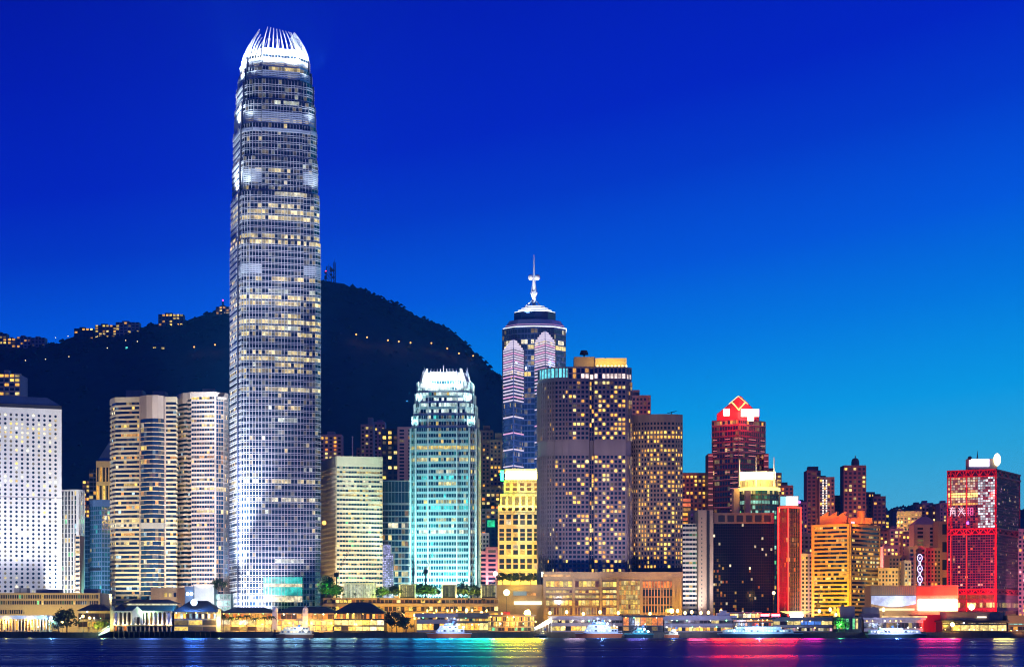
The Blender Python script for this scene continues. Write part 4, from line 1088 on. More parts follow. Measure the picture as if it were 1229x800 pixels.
spots = [(1058, 1072, 615, 1990, 'small dark flats at the left foot of the golden lit hillside flats'), (1072, 1084, 611, 1960, 'hillside flats with sparse windows left of the golden lit roof'), (1076, 1106, 613, 1930, 'broad hillside flats whose top floors glow bright gold'),
         (1096, 1107, 605, 2010, 'dark rounded flats on the hill crest above the purple hip roof'), (1106, 1120, 603, 2030, 'dark domed flats at the middle of the hill crest'), (1119, 1130, 607, 2000, 'dark flats on the crest with three lit windows near the red truss tower'), (1128, 1140, 603, 1980, 'narrow dark flats touching the red truss tower edge'),
         (1056, 1070, 637, 1850, 'lower hillside flats with orange windows beside the gold ribbon block'), (1068, 1084, 634, 1840, 'lower hillside flats with bright window pairs in the middle of the slope'), (1083, 1101, 640, 1830, 'lower hillside flats partly hidden by the purple hip roof block'), (1060, 1078, 655, 1760, 'lowest hillside flats with violet tint behind the cream blocks')]
for k, (a, c, y, Yd, lab) in enumerate(spots):
    T = flats('hillside_flats', lab, a, c, y, Yd, m_brown if k % 2 else m_purp, .38 if k not in (3, 4) else .16, [WARM, YEL, PALE, WARM], 80 + k, group='flats on the slope behind the gold block', lo=.8, hi=2.4, maxn=36, steps=((a + 3, a + 8, y - 3),))
    if k == 2:
        T.wins = []; T.grid = MB(); T.span = MB(); T.face(0, lambda i, j, nr, r: mul(YEL, r.uniform(.4, 2)), 3.4, 3.4, 1, .3, .5, z0=Z(621, Yd), z1=Z(614, Yd)); T.finish(maxn=10)
        flood(T.root, (X(1090, Yd - 20), Yd - 22, Z(625, Yd)), (X(1092, Yd), Yd, Z(615, Yd)), 40, (1, .7, .15), 130)

# ---- gold ribbon block
pt = corner(974.5, 1020, 1055.5, 1470, 52); zt = Z(628, 1470)
m_amber = mat('amber_stone', (.58, .42, .13), .6, var=.14)
T = Tower('gold_ribbon_block', 'gold lit corner office block with dark ribbon windows and an orange plant house', 'office block', pt, zt, body=m_amber, seed=71)
for e in (0, 1): T.face(e, lit_rows(.3, .5, .12, [PALE, YEL, WARM], .3, 1.4), 2.95, 2.2, 0, .46, .5, 'row', 1.8, z1=zt)
w0, w1 = Wall(pt[0], pt[1]), Wall(pt[1], pt[2])
b = MB(); 
for w_, a_, c_ in ((w0, 0, 2.0), (w0, w0.L - 1.8, w0.L), (w1, 0, 1.6), (w1, w1.L - 1, w1.L)):
    b = MB(); b.wbox(w_, a_, c_, 0, .75, 4, zt); b.build('corner_pier', m_amber, T.root)
T.finish(m_amber, m_amber)
m_or = mat('orange_lit_roof', (.55, .30, .14), .6, var=.15)
b = MB(); b.prism([P(984, 1486), P(1016, 1476), P(1018, 1490), P(990, 1500)], zt, Z(619, 1486)); b.build('plant_house', m_or, T.root)
b = MB()
for k in range(3): b.prism([P(986 + k * 10, 1484 - k * 3), P(994 + k * 10, 1482 - k * 3), P(996 + k * 10, 1492 - k * 3), P(988 + k * 10, 1494 - k * 3)], Z(619, 1486), Z(614, 1486), [P(993 + k * 10, 1484 - k * 3), P(995 + k * 10, 1482 - k * 3), P(997 + k * 10, 1492 - k * 3), P(995 + k * 10, 1494 - k * 3)])
b.build('plant_roof', m_or, T.root)
T.box('plant_house', 1018, 1047, 621, 628, 1482, 10, m_or)
b = MB(); b.tube((X(1034, 1484), 1484, Z(628, 1484)), (X(1034, 1484), 1484, Z(613, 1484)), 3.0, 12); b.build('water_tank', m_or, T.root)
b = MB(); b.wbox(w1, 1, 6, .4, .6, zt + .3, zt + 1.6); b.build('sign', emit('mauve_sign', (.8, .7, 1), 1.2, False, .5, .5), T.root)
flood(T.root, (X(985, 1430), 1425, 8), (X(992, 1480), 1480, 50), 340, (1, .60, .012), 85)
flood(T.root, (X(1012, 1440), 1435, 8), (X(1016, 1474), 1474, 40), 130, (1, .60, .012), 80)
flood(T.root, (X(1040, 1420), 1415, 8), (X(1040, 1480), 1480, 55), 300, (1, .50, .03), 75)
flood(T.root, (X(1000, 1466), 1462, zt + 1), (X(1002, 1480), 1482, zt + 5), 26, (1, .22, .02), 150); flood(T.root, (X(1030, 1473), 1469, zt + 1), (X(1030, 1482), 1484, zt + 5), 18, (1, .3, .04), 150)
flood(T.root, (X(1003, 1360), 1350, 14), (X(1000, 1480), 1480, 55), 500, (1, .54, .02), 40)

# ---- purple hip roof block, orange slab and small cream blocks
T = flats('purple_hip_roof_block', 'purple lit block with a violet hip roof and one dark window strip', 1097, 1127, 629, 1600, m_pinkst, .02, [PALE], 90, bay=12, floor=3.0, z0=4)
p = T.poly; cxx, cyy = sum(a[0] for a in p) / 4, sum(a[1] for a in p) / 4
b = MB(); b.prism([(cxx + (x - cxx) * 1.03, cyy + (y - cyy) * 1.03) for x, y in p], Z(629, 1600) + .05, Z(618.5, 1600), [(cxx + (x - cxx) * .2, cyy + (y - cyy) * .2) for x, y in p]); b.build('roof', m_pinkst, T.root)
flood(T.root, (X(1110, 1540), 1540, 40), (X(1112, 1600), 1600, 78), 230, (1, .28, .55), 70)
T = flats('orange_lit_slab', 'plain orange lit slab standing edge on beside the red truss tower', 1126, 1141, 625, 1570, m_beige, .0, [PALE], 91, bay=14, floor=14, z0=4)
flood(T.root, (X(1134, 1530), 1530, 20), (X(1134, 1570), 1570, 60), 130, (1, .42, .10), 70)
for a, c, y, Yd, m_, lab in ((1054, 1078, 681, 1500, m_cream, 'low cream flats with dark square windows at the gold block foot'), (1067, 1087, 666, 1530, m_beige, 'taller tan flats with gallery floors behind low cream flats'), (1085.5, 1093.5, 672, 1515, m_white, 'narrow white flats with wide pale balconies beside the blue neon loops')):
    T = flats('small_flats', lab, a, c, y, Yd, m_, .22, [YEL, WARM, PALE], 92 + a, bay=2.5, floor=2.9, z0=4, lo=.3, hi=1.2)
    flood(T.root, (X((a + c) / 2, Yd - 30), Yd - 32, 22), (X((a + c) / 2, Yd), Yd, 45), 34, (1, .72, .3), 90)
flats('tan_flats', 'tan flats with rows of tiny dark windows right of the blue neon loops', 1109, 1129, 657, 1530, m_beige, .06, [WARM, PALE], 95, bay=2.6, floor=2.8, z0=4)
T = flats('neon_loop_block', 'dim maroon block carrying a vertical chain of blue white neon loops', 1091, 1111, 655, 1520, m_purp, .05, [ORG], 96, bay=4, floor=3, z0=4)
m_nl = emit('blue_white_neon', (.55, .55, 1), 3, True)
b = MB(); yn = 1516; r0 = 2.1
b.box(X(1101, yn), X(1107, yn), yn + .4, yn + 3.4, Z(702, yn), Z(659, yn)); sbk = b.build('sign_back', m_dark, T.root)
for k, yc in enumerate((669, 682, 694.5)):
    b = MB(); cz = Z(yc, yn); cx_ = X(1104, yn)
    for i in range(14):
        a0, a1 = 2 * math.pi * i / 14, 2 * math.pi * (i + 1) / 14
        b.tube((cx_ + 1.7 * math.cos(a0), yn, cz + 2.6 * math.sin(a0)), (cx_ + 1.7 * math.cos(a1), yn, cz + 2.6 * math.sin(a1)), .3, 4)
    for sg in (-1, 1): b.tube((cx_ + sg * .5, yn, cz - 2.4), (cx_ + sg * .5, yn, cz - 5.0), .25, 4)
    s1 = -1 if k == 0 else 1
    b.tube((cx_ - .7, yn, cz - s1 * .7), (cx_, yn, cz + s1 * .9), .2, 4); b.tube((cx_ + .7, yn, cz - s1 * .7), (cx_, yn, cz + s1 * .9), .2, 4)
    b.build('neon_loop', m_nl, sbk)

# ---- red truss tower
pt = corner(1137.5, 1195, 1223.5, 1450, 62); zt = Z(562.5, 1450)
m_mull = mat('dull_mullion', (.13, .10, .11), .6)
m_redst = mat('red_painted_steel', (.42, .025, .03), .5, var=.15)
T = Tower('red_truss_tower', 'glass tower with red lattice truss belts, a washed red lower half and glowing roof signs', 'skyscraper', pt, zt, body=mat('maroon_curtain_wall', (.06, .012, .022), .25, var=.1, spec=.8), seed=97)
zm1, zm0, zl1, zl0 = Z(633, 1450), Z(641, 1450), Z(706, 1450), Z(713, 1450)
ztb = Z(571.5, 1450)
w0, w1 = Wall(pt[0], pt[1]), Wall(pt[1], pt[2])
def up(i, j, nr, r):
    py = 571.5 + (1 - (j + .5) / nr) * 61.5; u = (i + .5) / max(1, round(w0.L / 1.75))
    if u < .64 and 589 < py < 595: return mul((1, .72, .2), r.uniform(1.4, 2.4))
    if u < .64 and 601.5 < py < 604.5: return mul((1, .6, .12), r.uniform(.7, 1.6))
    if u > .62: return mul((.75, .95, 1), r.uniform(.2, 1.5)) if r.random() < .75 else mul((1, .3, .3), .12)
    if py < 606: return mul(r.choice([(1, .85, .7), (1, .5, .2), WHT]), r.uniform(.25, 1.0)) if r.random() < .78 else mul((1, .3, .25), .2)  # pale reflective look of the glass put in as lit panes
    return mul((1, .12, .06), r.uniform(.05, .4)) if r.random() < .5 else (0, 0, 0)
T.face(0, up, 1.75, 1.75, .22, .26, .25, 'row', 0, 0, zm1, ztb)
T.face(0, lit_cells(.03, [ORG, PALE, WHT], .2, 1.1), 1.75, 1.75, .22, .26, .25, 'row', 0, 0, zl1, zm0)
T.face(1, lit_cells(.05, [WHT, PALE, (1, .5, .8)], .1, .9), 1.75, 1.75, .2, .26, .2, 'row', 0, 0, zm1, ztb)
T.face(1, lit_cells(.02, [WHT, PALE], .3, 1.2), 1.75, 1.75, .2, .26, .2, 'row', 0, 0, zl1, zm0)
T.face(0, lambda i, j, nr, r: mul(PALE, r.uniform(.8, 2.2)) if j == 0 and r.random() < .8 else mul(ORG, .2), 4.5, 2.2, .4, .4, .4, 'row', 0, 0, Z(732, 1450), zl0)
T.face(1, lambda i, j, nr, r: mul(PALE, r.uniform(.8, 2.2)) if j == 0 and r.random() < .8 else (0, 0, 0), 4.5, 2.2, .4, .4, .4, 'row', 0, 0, Z(732, 1450), zl0)
T.finish(m_mull, m_mull, maxn=100)
for (z0_, z1_, nm) in ((ztb, zt, 6), (zm0, zm1, 6), (zl0, zl1, 6)):
    b = MB()
    for w in (w0, w1):
        b.wbox(w, -.4, w.L + .4, .3, 1.1, z0_, z0_ + .9); b.wbox(w, -.4, w.L + .4, .3, 1.1, z1_ - .9, z1_ + .05)
        n_ = 6 if w is w0 else 4
        for k in range(n_):
            a, c = w.L * k / n_, w.L * (k + 1) / n_; m_ = (a + c) / 2
            b.tube(w.at(a, z0_ + .5, .8), w.at(m_, z1_ - .5, .8), .45, 4); b.tube(w.at(m_, z1_ - .5, .8), w.at(c, z0_ + .5, .8), .45, 4)
            b.wbox(w, a - .3, a + .3, .3, 1.05, z0_ + .9, z1_ - .9)
    b.build('truss_belt', m_redst, T.root)
b = MB()
for w, us in ((w0, (0, .07, .40, .995)), (w1, (.0, .99))):
    for u_ in us: b.wbox(w, w.L * u_ - .35, w.L * u_ + .35, .1, .75, 5, zt - .3)
b.build('red_column', m_redst, T.root)
b = MB()
for u_ in (.07, .40): b.wbox(w0, w0.L * u_ - .14, w0.L * u_ + .14, .76, .95, zl1, zm0 - .5)
b.build('red_led_strip', emit('red_led', (1, .04, .02), 1.6, False), T.root)
# lit characters on the upper wall, as blurred strokes
m_ch = emit('white_pink_characters', (1, .68, .8), 1.5, False); m_ch2 = emit('pink_characters', (1, .16, .45), 1.3, False)
def ch(strokes, u0, m):
    b = MB()
    for (a, c, d, e) in strokes:
        b.tube(w0.at(u0 + a * 4.6, Z(618.7, 1460) + c * 6.0, .75), w0.at(u0 + d * 4.6, Z(618.7, 1460) + e * 6.0, .75), .27, 4)
    b.build('sign_character', m, T.root)
ch([(.1, .95, .95, .95), (.5, 1.05, .2, .55), (.1, .72, .95, .72), (.2, .55, .95, .55), (.22, .55, .2, 0), (.22, .3, .9, .3), (.9, .55, .9, 0), (.5, .3, .5, .5)], 1.2, m_ch)
ch([(.1, .95, .35, .7), (.9, .95, .65, .7), (.5, 1, .5, .5), (0, .6, 1.1, .6), (.5, .6, .05, 0), (.55, .6, 1.05, 0), (.6, .32, 1.2, .30)], 7.3, m_ch)
ch([(.1, .9, .5, .9), (.1, .6, .5, .6), (.1, .3, .5, .3), (.3, .95, .3, 0), (.65, .9, 1, .9), (.65, .5, 1, .5), (.65, .9, .65, .1), (1, .9, 1, .1), (.65, .1, 1, .1)], 13.2, m_ch2)
b = MB(); b.wbox(w0, 13.5, 15, .5, .9, Z(629, 1460), Z(625.5, 1460)); b.build('violet_lamp', MATS['violet_lamp'], T.root)
yr = 1462
b = MB(); b.box(X(1162, yr), X(1197, yr), yr, yr + 8, zt, Z(550, yr)); sbx = b.build('sign_box', m_purp, T.root)
b = MB(); b.box(X(1163.5, yr), X(1187, yr), yr - .7, yr - .2, Z(559.5, yr), Z(550.5, yr)); b.build('sign', emit('violet_white_sign', (.86, .78, 1), 3.5, True), sbx)
b = MB(); b.ball((X(1196, yr), yr - 2, Z(551.5, yr)), 2.5, 12, 8, 1.75); b.build('globe_sign', emit('globe_sign', (1, .8, .38), 4, True), sbx)
b = MB(); b.ball((X(1164, yr), yr, Z(549.5, yr)), 1.5, 8, 6); b.build('roof_beacon', m_dark, T.root)
b = MB(); b.tube((X(1173, yr + 4), yr + 4, Z(550, yr)), (X(1173, yr + 4), yr + 4, Z(540, yr)), .6, 6, .1); b.build('spire', m_dark, T.root)
flood(T.root, (X(1150, 1400), 1395, 14), (X(1158, 1465), 1468, 40), 1000, (1, .04, .05), 90)
flood(T.root, (X(1130, 1370), 1365, 16), (X(1160, 1470), 1470, 60), 700, (1, .05, .06), 45)
flood(T.root, (X(1222, 1380), 1375, 14), (X(1210, 1462), 1462, 60), 160, (1, .3, .6), 60)
flood(T.root, (X(1165, 1432), 1430, zt - 16), (X(1166, 1462), 1462, zt - 1), 45, (1, .08, .06), 130)
T = flats('mauve_block', 'mauve lit block with pinkish windows just right of the red truss tower', 1222, 1246, 634, 1500, m_pinkst, .3, [(1, .5, .5), WARM], 98, bay=2.6, floor=3, z0=4)
flood(T.root, (X(1228, 1460), 1455, 14), (X(1230, 1500), 1500, 45), 110, (1, .35, .5), 80)

# ---- billboard hall
Y = 1395; zt = Z(702, Y)
T = Tower('billboard_hall', 'long low hall with one blue white and one blazing white billboard along its front', 'hall', [P(1045, Y), P(1150, Y), (X(1150, Y), Y + 24), (X(1045, Y), Y + 24)], zt, body=m_beige, seed=99)
w = Wall(T.poly[0], T.poly[1]); b = MB()
for k in range(22): b.wbox(w, .5 + k * 1.3, 1.0 + k * 1.3, 0, .3, Z(713, Y), zt - .8)
b.build('ribbed_panel', m_greyc, T.root)
b = MB(); b.wbox(w, w.L * .52, w.L - .6, 0, .35, Z(714, Y), zt - .6); b.build('red_fascia', mat('red_fascia_panel', (.55, .12, .05), .5, var=.15), T.root)
b = MB()
L_ = w.L
for k in range(12):
    u0, u1 = L_ * .005 + k * L_ * .0425, L_ * .005 + (k + 1) * L_ * .0425
    dip = lambda u_: Z(724 + 3.6 * math.sin(math.pi * min(1, max(0, (u_ / (L_ * .52))))), Y)
    b.hexa([w.at(u0, dip(u0), .9), w.at(u1, dip(u1), .9), w.at(u1, dip(u1), .4), w.at(u0, dip(u0), .4), w.at(u0, Z(714.5, Y), .9), w.at(u1, Z(714.5, Y), .9), w.at(u1, Z(714.5, Y), .4), w.at(u0, Z(714.5, Y), .4)])
b.build('billboard', emit('blue_white_billboard', (.56, .64, 1), 1.7, True, .5, .12), T.root)
b = MB(); b.wbox(w, L_ * .54, L_ * .985, .4, .9, Z(732, Y), Z(719, Y)); b.build('billboard', emit('blazing_billboard', (1, .55, .5), 14, True), T.root)
b = MB(); b.wbox(w, L_ * .1, L_ * .5, .2, .6, Z(732, Y), Z(729.5, Y)); b.build('canopy_light', emit('warm_canopy_light', (1, .75, .4), 1.6, False), T.root)
flood(T.root, (X(1130, 1380), 1378, 8), (X(1128, Y), Y, 30), 110, (1, .12, .04), 120)
flood(T.root, (X(1068, 1375), 1372, 10), (X(1068, Y), Y, 30), 34, (1, .75, .4), 120)

# added fill points standing in for city glow on the far flats
for px, Yg, z_, kw in ((985, 1740, 60, 60), (1030, 1770, 60, 60), (1084, 1700, 40, 40), (1110, 1860, 70, 60), (835, 1610, 40, 30), (930, 1700, 60, 30), (590, 1690, 40, 30), (440, 1740, 60, 30)):
    bulb(None, (X(px, Yg), Yg, z_), kw, (1, .5, .38), 3)
# ------------------------------------------------------------------ houses, lamps and masts on the hill
def hill_house(label, pL, pR, yT, yB, body, p, pal, seed, dy=0):
    x, y, z = on_hill((pL + pR) / 2, yB + 1.5); y = min(y, RY - 10)
    T = Tower('hilltop_flats', label, 'apartment block', quadf(pL, pR, y, 16), Z(yT, y), Z(yB + 4, y), body, 'flats along the ridge', seed)
    T.face(0, lit_cells(p, pal, .4, 1.5), 4.0, 5.0, 1.6, .4, .5); T.finish(maxn=40)
    k = (pR - pL) / 4
    b = MB(); b.box(X(pL + k, y), X(pL + 2.2 * k, y), y + 3, y + 11, Z(yT, y), Z(yT - 2, y)); b.build('stair_head', body, T.root)
hill_house('ridge flats with large lit corner windows nearest the porthole tower', -6, 8, 400, 413, m_brown, .5, [WARM, PALE, YEL], 201)
hill_house('low ridge flats with two bright window rows beside the lit corner flats', 9, 19, 406, 414, m_brown, .5, [WARM, YEL], 202)
hill_house('grey unlit row of ridge flats with a few lamps at their foot', 20, 37, 404, 414, m_purp, .15, [WARM], 203)
hill_house('small dim ridge flats with one yellow lamp near the end of the row', 38, 54, 405, 413, m_purp, .12, [YEL], 204)
hill_house('dark slab on the ridge with a lit roof edge and one bright lower corner', 89, 112, 394, 404, m_dark, .35, [WARM, PALE], 205)
hill_house('brightest ridge flats full of warm windows in the middle of the ridge row', 114, 140, 390, 402, m_brown, .6, [WARM, PALE, YEL], 206)
hill_house('rosy ridge flats with many lights sloping up the ridge', 139, 167, 386.5, 400, m_pinkst, .4, [WARM, YEL], 207)
hill_house('pointed lit hilltop house with white lamps all over its roof', 190, 220, 377, 388, m_brown, .5, [WARM, PALE, YEL], 208)
hill_house('last ridge house with warm lights right against the tallest tower', 259, 279, 368, 374, m_brown, .6, [WARM, PALE], 209)
hill_house('slope house with pale strip windows below the rosy ridge flats', 183, 198, 412, 417, m_dark, .4, [PALE, YEL], 210)
hill_house('small slope house with a teal lit front among the dark trees', 146, 158, 412, 416, m_dark, .4, [TEAL], 211)

m_hl = emit('orange_hill_lamp', (1, .45, .10), 2.6, False); m_hw = emit('white_hill_lamp', (1, .75, .4), 3, False)
m_pole = mat('lamp_pole_metal', (.12, .12, .13), .5, .6)
def make_lamp(name, label, cat, group, h, r, m, kw, col):
    t = thing(name, label, cat, (0, 0, 0), group)
    b = MB(); b.tube((0, 0, 0), (0, 0, h), .16, 6, .1); b.tube((0, 0, h - .3), (0, -1.2, h), .09, 5); b.build('pole', m_pole, t)
    b = MB(); b.ball((0, -1.2, h), r, 10, 6); b.build('lamp_head', m, t)
    if kw: bulb(t, (0, -2.5, h + .2), kw, col, r)
    return t
first = None
glab = 'orange lamp glowing on the dark wooded hillside road'
for px, py in ((428, 410), (441, 413), (466, 416), (479, 418), (493, 419), (518, 420), (537, 426), (551, 431), (568, 434), (234, 424), (259, 421)):
    x, y, z = on_hill(px, py)
    q = (x, y - 6, max(z, hill_z(x, y - 6)))
    if first is None:
        first = make_lamp('hillside_lamp', glab, 'street lamp', 'orange lamps on the hillside road', 7, 1.05, m_hl, .35, (1, .7, .4)); first.location = q
    else: dup(first, q)
first = None
for px, py in ((32, 439), (56, 438), (84, 435), (130, 424), (166, 416), (152, 414.5), (68, 411), (83, 410)):
    x, y, z = on_hill(px, py)
    if first is None:
        first = make_lamp('hillside_lamp', 'white lamp glowing among dark trees on the hill slope', 'street lamp', 'white lamps on the hill slope', 6, .6, m_hw, 0, (1, .9, .7)); first.location = (x, y - 6, z)
    else: dup(first, (x, y - 6, z))
# radio masts on the summit
m_lat = mat('mast_lattice_metal', (.10, .06, .08), .6, .3)
def lattice(label, px, pyT, pyB, wid, seed, dishes):
    y = RY - 4; x = X(px, y); z0, z1 = Z(pyB + 3, y), Z(pyT, y)
    t = thing('radio_mast', label, 'radio mast', (x, y, z0), None)
    b = MB(); n = max(5, int((z1 - z0) / wid / 1.3)); tw = .75
    c = [(-1, -1), (1, -1), (1, 1), (-1, 1)]
    for k in range(n):
        f0, f1 = 1 - (1 - tw) * k / n, 1 - (1 - tw) * (k + 1) / n; za, zb = z0 + (z1 - z0) * k / n, z0 + (z1 - z0) * (k + 1) / n
        for i in range(4):
            a, d = c[i], c[(i + 1) % 4]; h = wid / 2
            pa, pb = (x + a[0] * h * f0, y + a[1] * h * f0, za), (x + a[0] * h * f1, y + a[1] * h * f1, zb)
            pc, pd = (x + d[0] * h * f0, y + d[1] * h * f0, za), (x + d[0] * h * f1, y + d[1] * h * f1, zb)
            b.tube(pa, pb, .35, 4); b.tube(pa, pd, .2, 4); b.tube(pc, pb, .2, 4); b.tube(pb, pd, .2, 4)
    b.build('lattice', m_lat, t)
    rr_ = random.Random(seed)
    for k in range(dishes):
        f = MB(); zc_ = z0 + (z1 - z0) * (.35 + .6 * k / max(1, dishes)); sx_ = rr_.choice([-1, 1]) * wid * .45
        f.tube((x + sx_, y - wid * .55, zc_), (x + sx_ * 1.05, y - wid * .55 - .9, zc_), 1.6, 10, 1.9); f.build('dish', m_lat, t)
    b = MB(); b.tube((x, y, z1), (x, y, z1 + 5), .3, 5, .1); b.build('aerial', m_lat, t)
    return t, x, y, z0, z1
t, x, y, z0, z1 = lattice('stout dark lattice mast with dishes on the summit right beside the tallest tower', 394.5, 320, 340, 8, 1, 6)
b = MB(); b.ball((x - 3.5, y - 5, Z(326, y)), .9, 8, 5); b.build('warning_lamp', emit('red_warning_lamp', (1, .05, .1), 4, False), t)
lattice('thin dark lattice mast standing right of the stout mast on the summit', 401.5, 315, 340, 3.2, 2, 2)
t, x, y, z0, z1 = lattice('short mast with a magenta lamp on the ridge left of the tallest tower', 267.5, 362, 372, 2.5, 3, 0)
b = MB(); b.ball((x, y, z1 + 2), 1.1, 8, 5); b.build('warning_lamp', emit('magenta_warning_lamp', (1, .05, .6), 4, False), t)
# ------------------------------------------------------------------ quay and seawall
b = MB()
b.box(-700, 700, 1298, 1303, -2, 3.4); struct('quay', b, m_sea)
m_deck = mat('dark_pier_deck', (.035, .03, .03), .8, var=.4, scale=.4, streak=False)
m_rooft = mat('dark_slate_roof', (.05, .055, .075), .6, var=.3, scale=.4)
m_green = mat('green_roof_eave', (.16, .34, .24), .6, var=.2)
m_palev = mat('pale_lilac_roof', (.46, .42, .50), .6, var=.15)
m_wood = mat('timber_pile', (.10, .06, .035), .8, var=.4)
GW = glass('lit_pier_glass', (.05, .04, .03), .2, .5, .55, 1.15)
m_eave = [emit('amber_eave_lamp', (1, .6, .12), 9, False), emit('white_eave_lamp', (1, .92, .7), 9, False), emit('green_eave_lamp', (.3, 1, .45), 6, False)]
def litp(p, pal, lo, hi): return lit_cells(p, pal, lo, hi)
def pier_base(root, pL, pR, Y, dep, yT=757.2):
    b = MB(); b.box(X(pL, Y), X(pR, Y), Y - 6, Y + dep, -1.5, Z(yT, Y)); b.build('deck', m_deck, root)
    b = MB(); x = X(pL, Y) + 1
    while x < X(pR, Y) - 1:
        b.tube((x, Y - 6.6, -1.5), (x, Y - 6.6, Z(yT, Y) - .3), .32, 6); x += 3.1
    b.build('fender_pile', m_wood, root)
def pier_hall(name, label, pL, pR, Y, dep, rows, roof, seed, wall=None, base=True, cat='pier building', cols=0, hiproof=True, roofm=None, over=1.0):
    """rows: (bottom row, top row, bay m, palette, chance, lo, hi); roof: (eave row, ridge row)."""
    z1 = Z(roof[0], Y)
    T = Tower(name, label, cat, [P(pL, Y), P(pR, Y), (X(pR, Y), Y + dep), (X(pL, Y), Y + dep)], z1, 3.5, wall or m_beige, None, seed)
    for (yb, yt, bay, pal, p, lo, hi) in rows:
        T.face(0, lit_cells(p, pal, lo, hi), 20, bay, .3, .05, .25, 'cell', .2, .1, Z(yb, Y), Z(yt, Y), None, None, 1.3)
    T.finish(m_brown, maxn=60, win=GW)
    b = MB(); h = Z(roof[1], Y) - z1
    if hiproof: b.hip(X(pL, Y), X(pR, Y), Y - 1, Y + dep, z1 + .02, z1 + h, min(h * 2.2, (X(pR, Y) - X(pL, Y)) * .35), dep * .42, over)
    else: b.box(X(pL, Y) - over, X(pR, Y) + over, Y - 3, Y + dep, z1 + .02, z1 + h)
    b.build('roof', roofm or m_rooft, T.root)
    if base: pier_base(T.root, pL - 1, pR + 1, Y, dep)
    rr_ = random.Random(seed); x = X(pL, Y) + 1.5
    while x < X(pR, Y) - 1:
        g = MB(); g.ball((x, Y - 1.5, z1 - rr_.choice([.5, .6, 4.6])), rr_.uniform(.22, .45), 6, 4); g.build('eave_lamp', m_eave[rr_.choice([0, 0, 0, 1, 1, 2])], T.root); x += rr_.uniform(2.5, 7)
    g = MB(); zr_ = Z(roof[0], Y) - 5.2
    if zr_ > 5:
        g.tube((X(pL, Y), Y - 1.2, zr_ + 1), (X(pR, Y), Y - 1.2, zr_ + 1), .07, 4)
        x = X(pL, Y)
        while x < X(pR, Y): g.tube((x, Y - 1.2, zr_), (x, Y - 1.2, zr_ + 1), .05, 4); x += 1.6
        g.build('railing', m_dark, T.root)
    for k in range(cols):
        x = X(pL + (pR - pL) * (k + .5) / cols, Y); b = MB()
        b.tube((x, Y - 2.4, Z(757, Y)), (x, Y - 2.4, z1), .45, 8); b.build('column', wall or m_beige, T.root)
    return T

# ---- general post office like low block
Y = 1400
T = Tower('low_office_block', 'long low cream block with small window ribbons in front of the porthole tower', 'office block', [P(-40, Y), P(120, Y), (X(120, Y), Y + 40), (X(-40, Y), Y + 40)], Z(711, Y), body=m_cream, seed=300)
for a, c, p in ((718.5, 713, .10), (725.5, 720, .25), (737, 731, .04)):
    T.face(0, lit_rows(p, .8, .08, [YEL, PALE, GRN], .4, 1.3), 20, 1.5, .35, .12, .4, 'cell', .2, .1, Z(a, Y), Z(c, Y), None, (P(-40, Y), P(118 if p != .04 else 30, Y)), 1.1)
w = Wall(T.poly[0], T.poly[1]); b = MB()
for a, c in ((713, 711), (720, 718.5), (731, 725.5)): b.wbox(w, 0, w.L, 0, .8, Z(a, Y) + .05, Z(c, Y) - .05)
b.build('balcony_band', m_cream, T.root)
T.finish(m_cream, maxn=100)
for a, c, t in ((17, 32, 705), (43, 71, 706.5), (101, 118, 706)): T.box('plant_room', a, c, t, 711, Y + 14, 10, m_greyc)
b = MB(); b.tube((X(19, Y), Y + 12, Z(711, Y)), (X(19, Y), Y + 12, Z(702, Y)), .35, 5); b.build('antenna', m_dark, T.root)
flood(T.root, (X(25, 1370), 1366, 10), (X(30, Y), Y, 22), 44, (1, .78, .3), 130); flood(T.root, (X(90, 1370), 1366, 10), (X(90, Y), Y, 22), 44, (1, .72, .2), 130)

# ---- left ferry pier with blue canopy
T = pier_hall('ferry_pier', 'low pier with a blue white lit canopy and pale columns before the low block', -12, 62, 1312, 22, [(756, 744, 2.6, [YEL, PALE, WARM], .6, .4, 1.4)], (742.5, 738), 301, m_cream, True, cols=20, hiproof=False, roofm=mat('pale_blue_canopy', (.45, .55, .68), .5))
flood(T.root, (X(20, 1300), 1296, 20), (X(20, 1312), 1312, 13), 12, (.5, .75, 1), 150); bulb(T.root, (X(62, 1306), 1306, Z(742, 1306)), 8, (.7, .9, 1), .6)
for k in (8, 36): bulb(T.root, (X(k, 1309), 1308.6, Z(745, 1309)), 4, (1, .72, .3), .5)
b = MB(); b.ball((X(61.5, 1308), 1307.5, Z(741, 1308)), 1.0); b.build('canopy_lamp', emit('cold_white_lamp', (.75, .93, 1), 6), T.root)

# ---- hall with blue hip roof
T = pier_hall('pier_pavilion', 'cream pavilion with blue hip roof and yellow lit wall left of the colonnade pier', 94, 132, 1325, 26, [(752, 745, 3.0, [YEL, WARM], .4, .3, 1.0), (743, 735, 3.4, [PALE, WARM], .25, .2, .8)], (732.5, 724.5), 302, m_cream, False)
flood(T.root, (X(112, 1300), 1302, 6), (X(114, 1325), 1325, 12), 24, (1, .76, .2), 130)
T = thing('gangway', 'pale lit gangway ramp slanting down to the water beside the colonnade pier', 'gangway', (X(126, 1296), 1296, 2))
b = MB(); b.hexa([(X(119, 1296), 1294, 1.2), (X(132, 1296), 1294, 4.0), (X(132, 1296), 1297, 4.0), (X(119, 1296), 1297, 1.2), (X(119, 1296), 1294, 2.2), (X(132, 1296), 1294, 6.4), (X(132, 1296), 1297, 6.4), (X(119, 1296), 1297, 2.2)]); b.build('ramp', m_white, T)
b = MB(); b.tube((X(119, 1296), 1293.8, 3.2), (X(132, 1296), 1293.8, 7.4), .12, 4); b.build('handrail', m_steel, T)
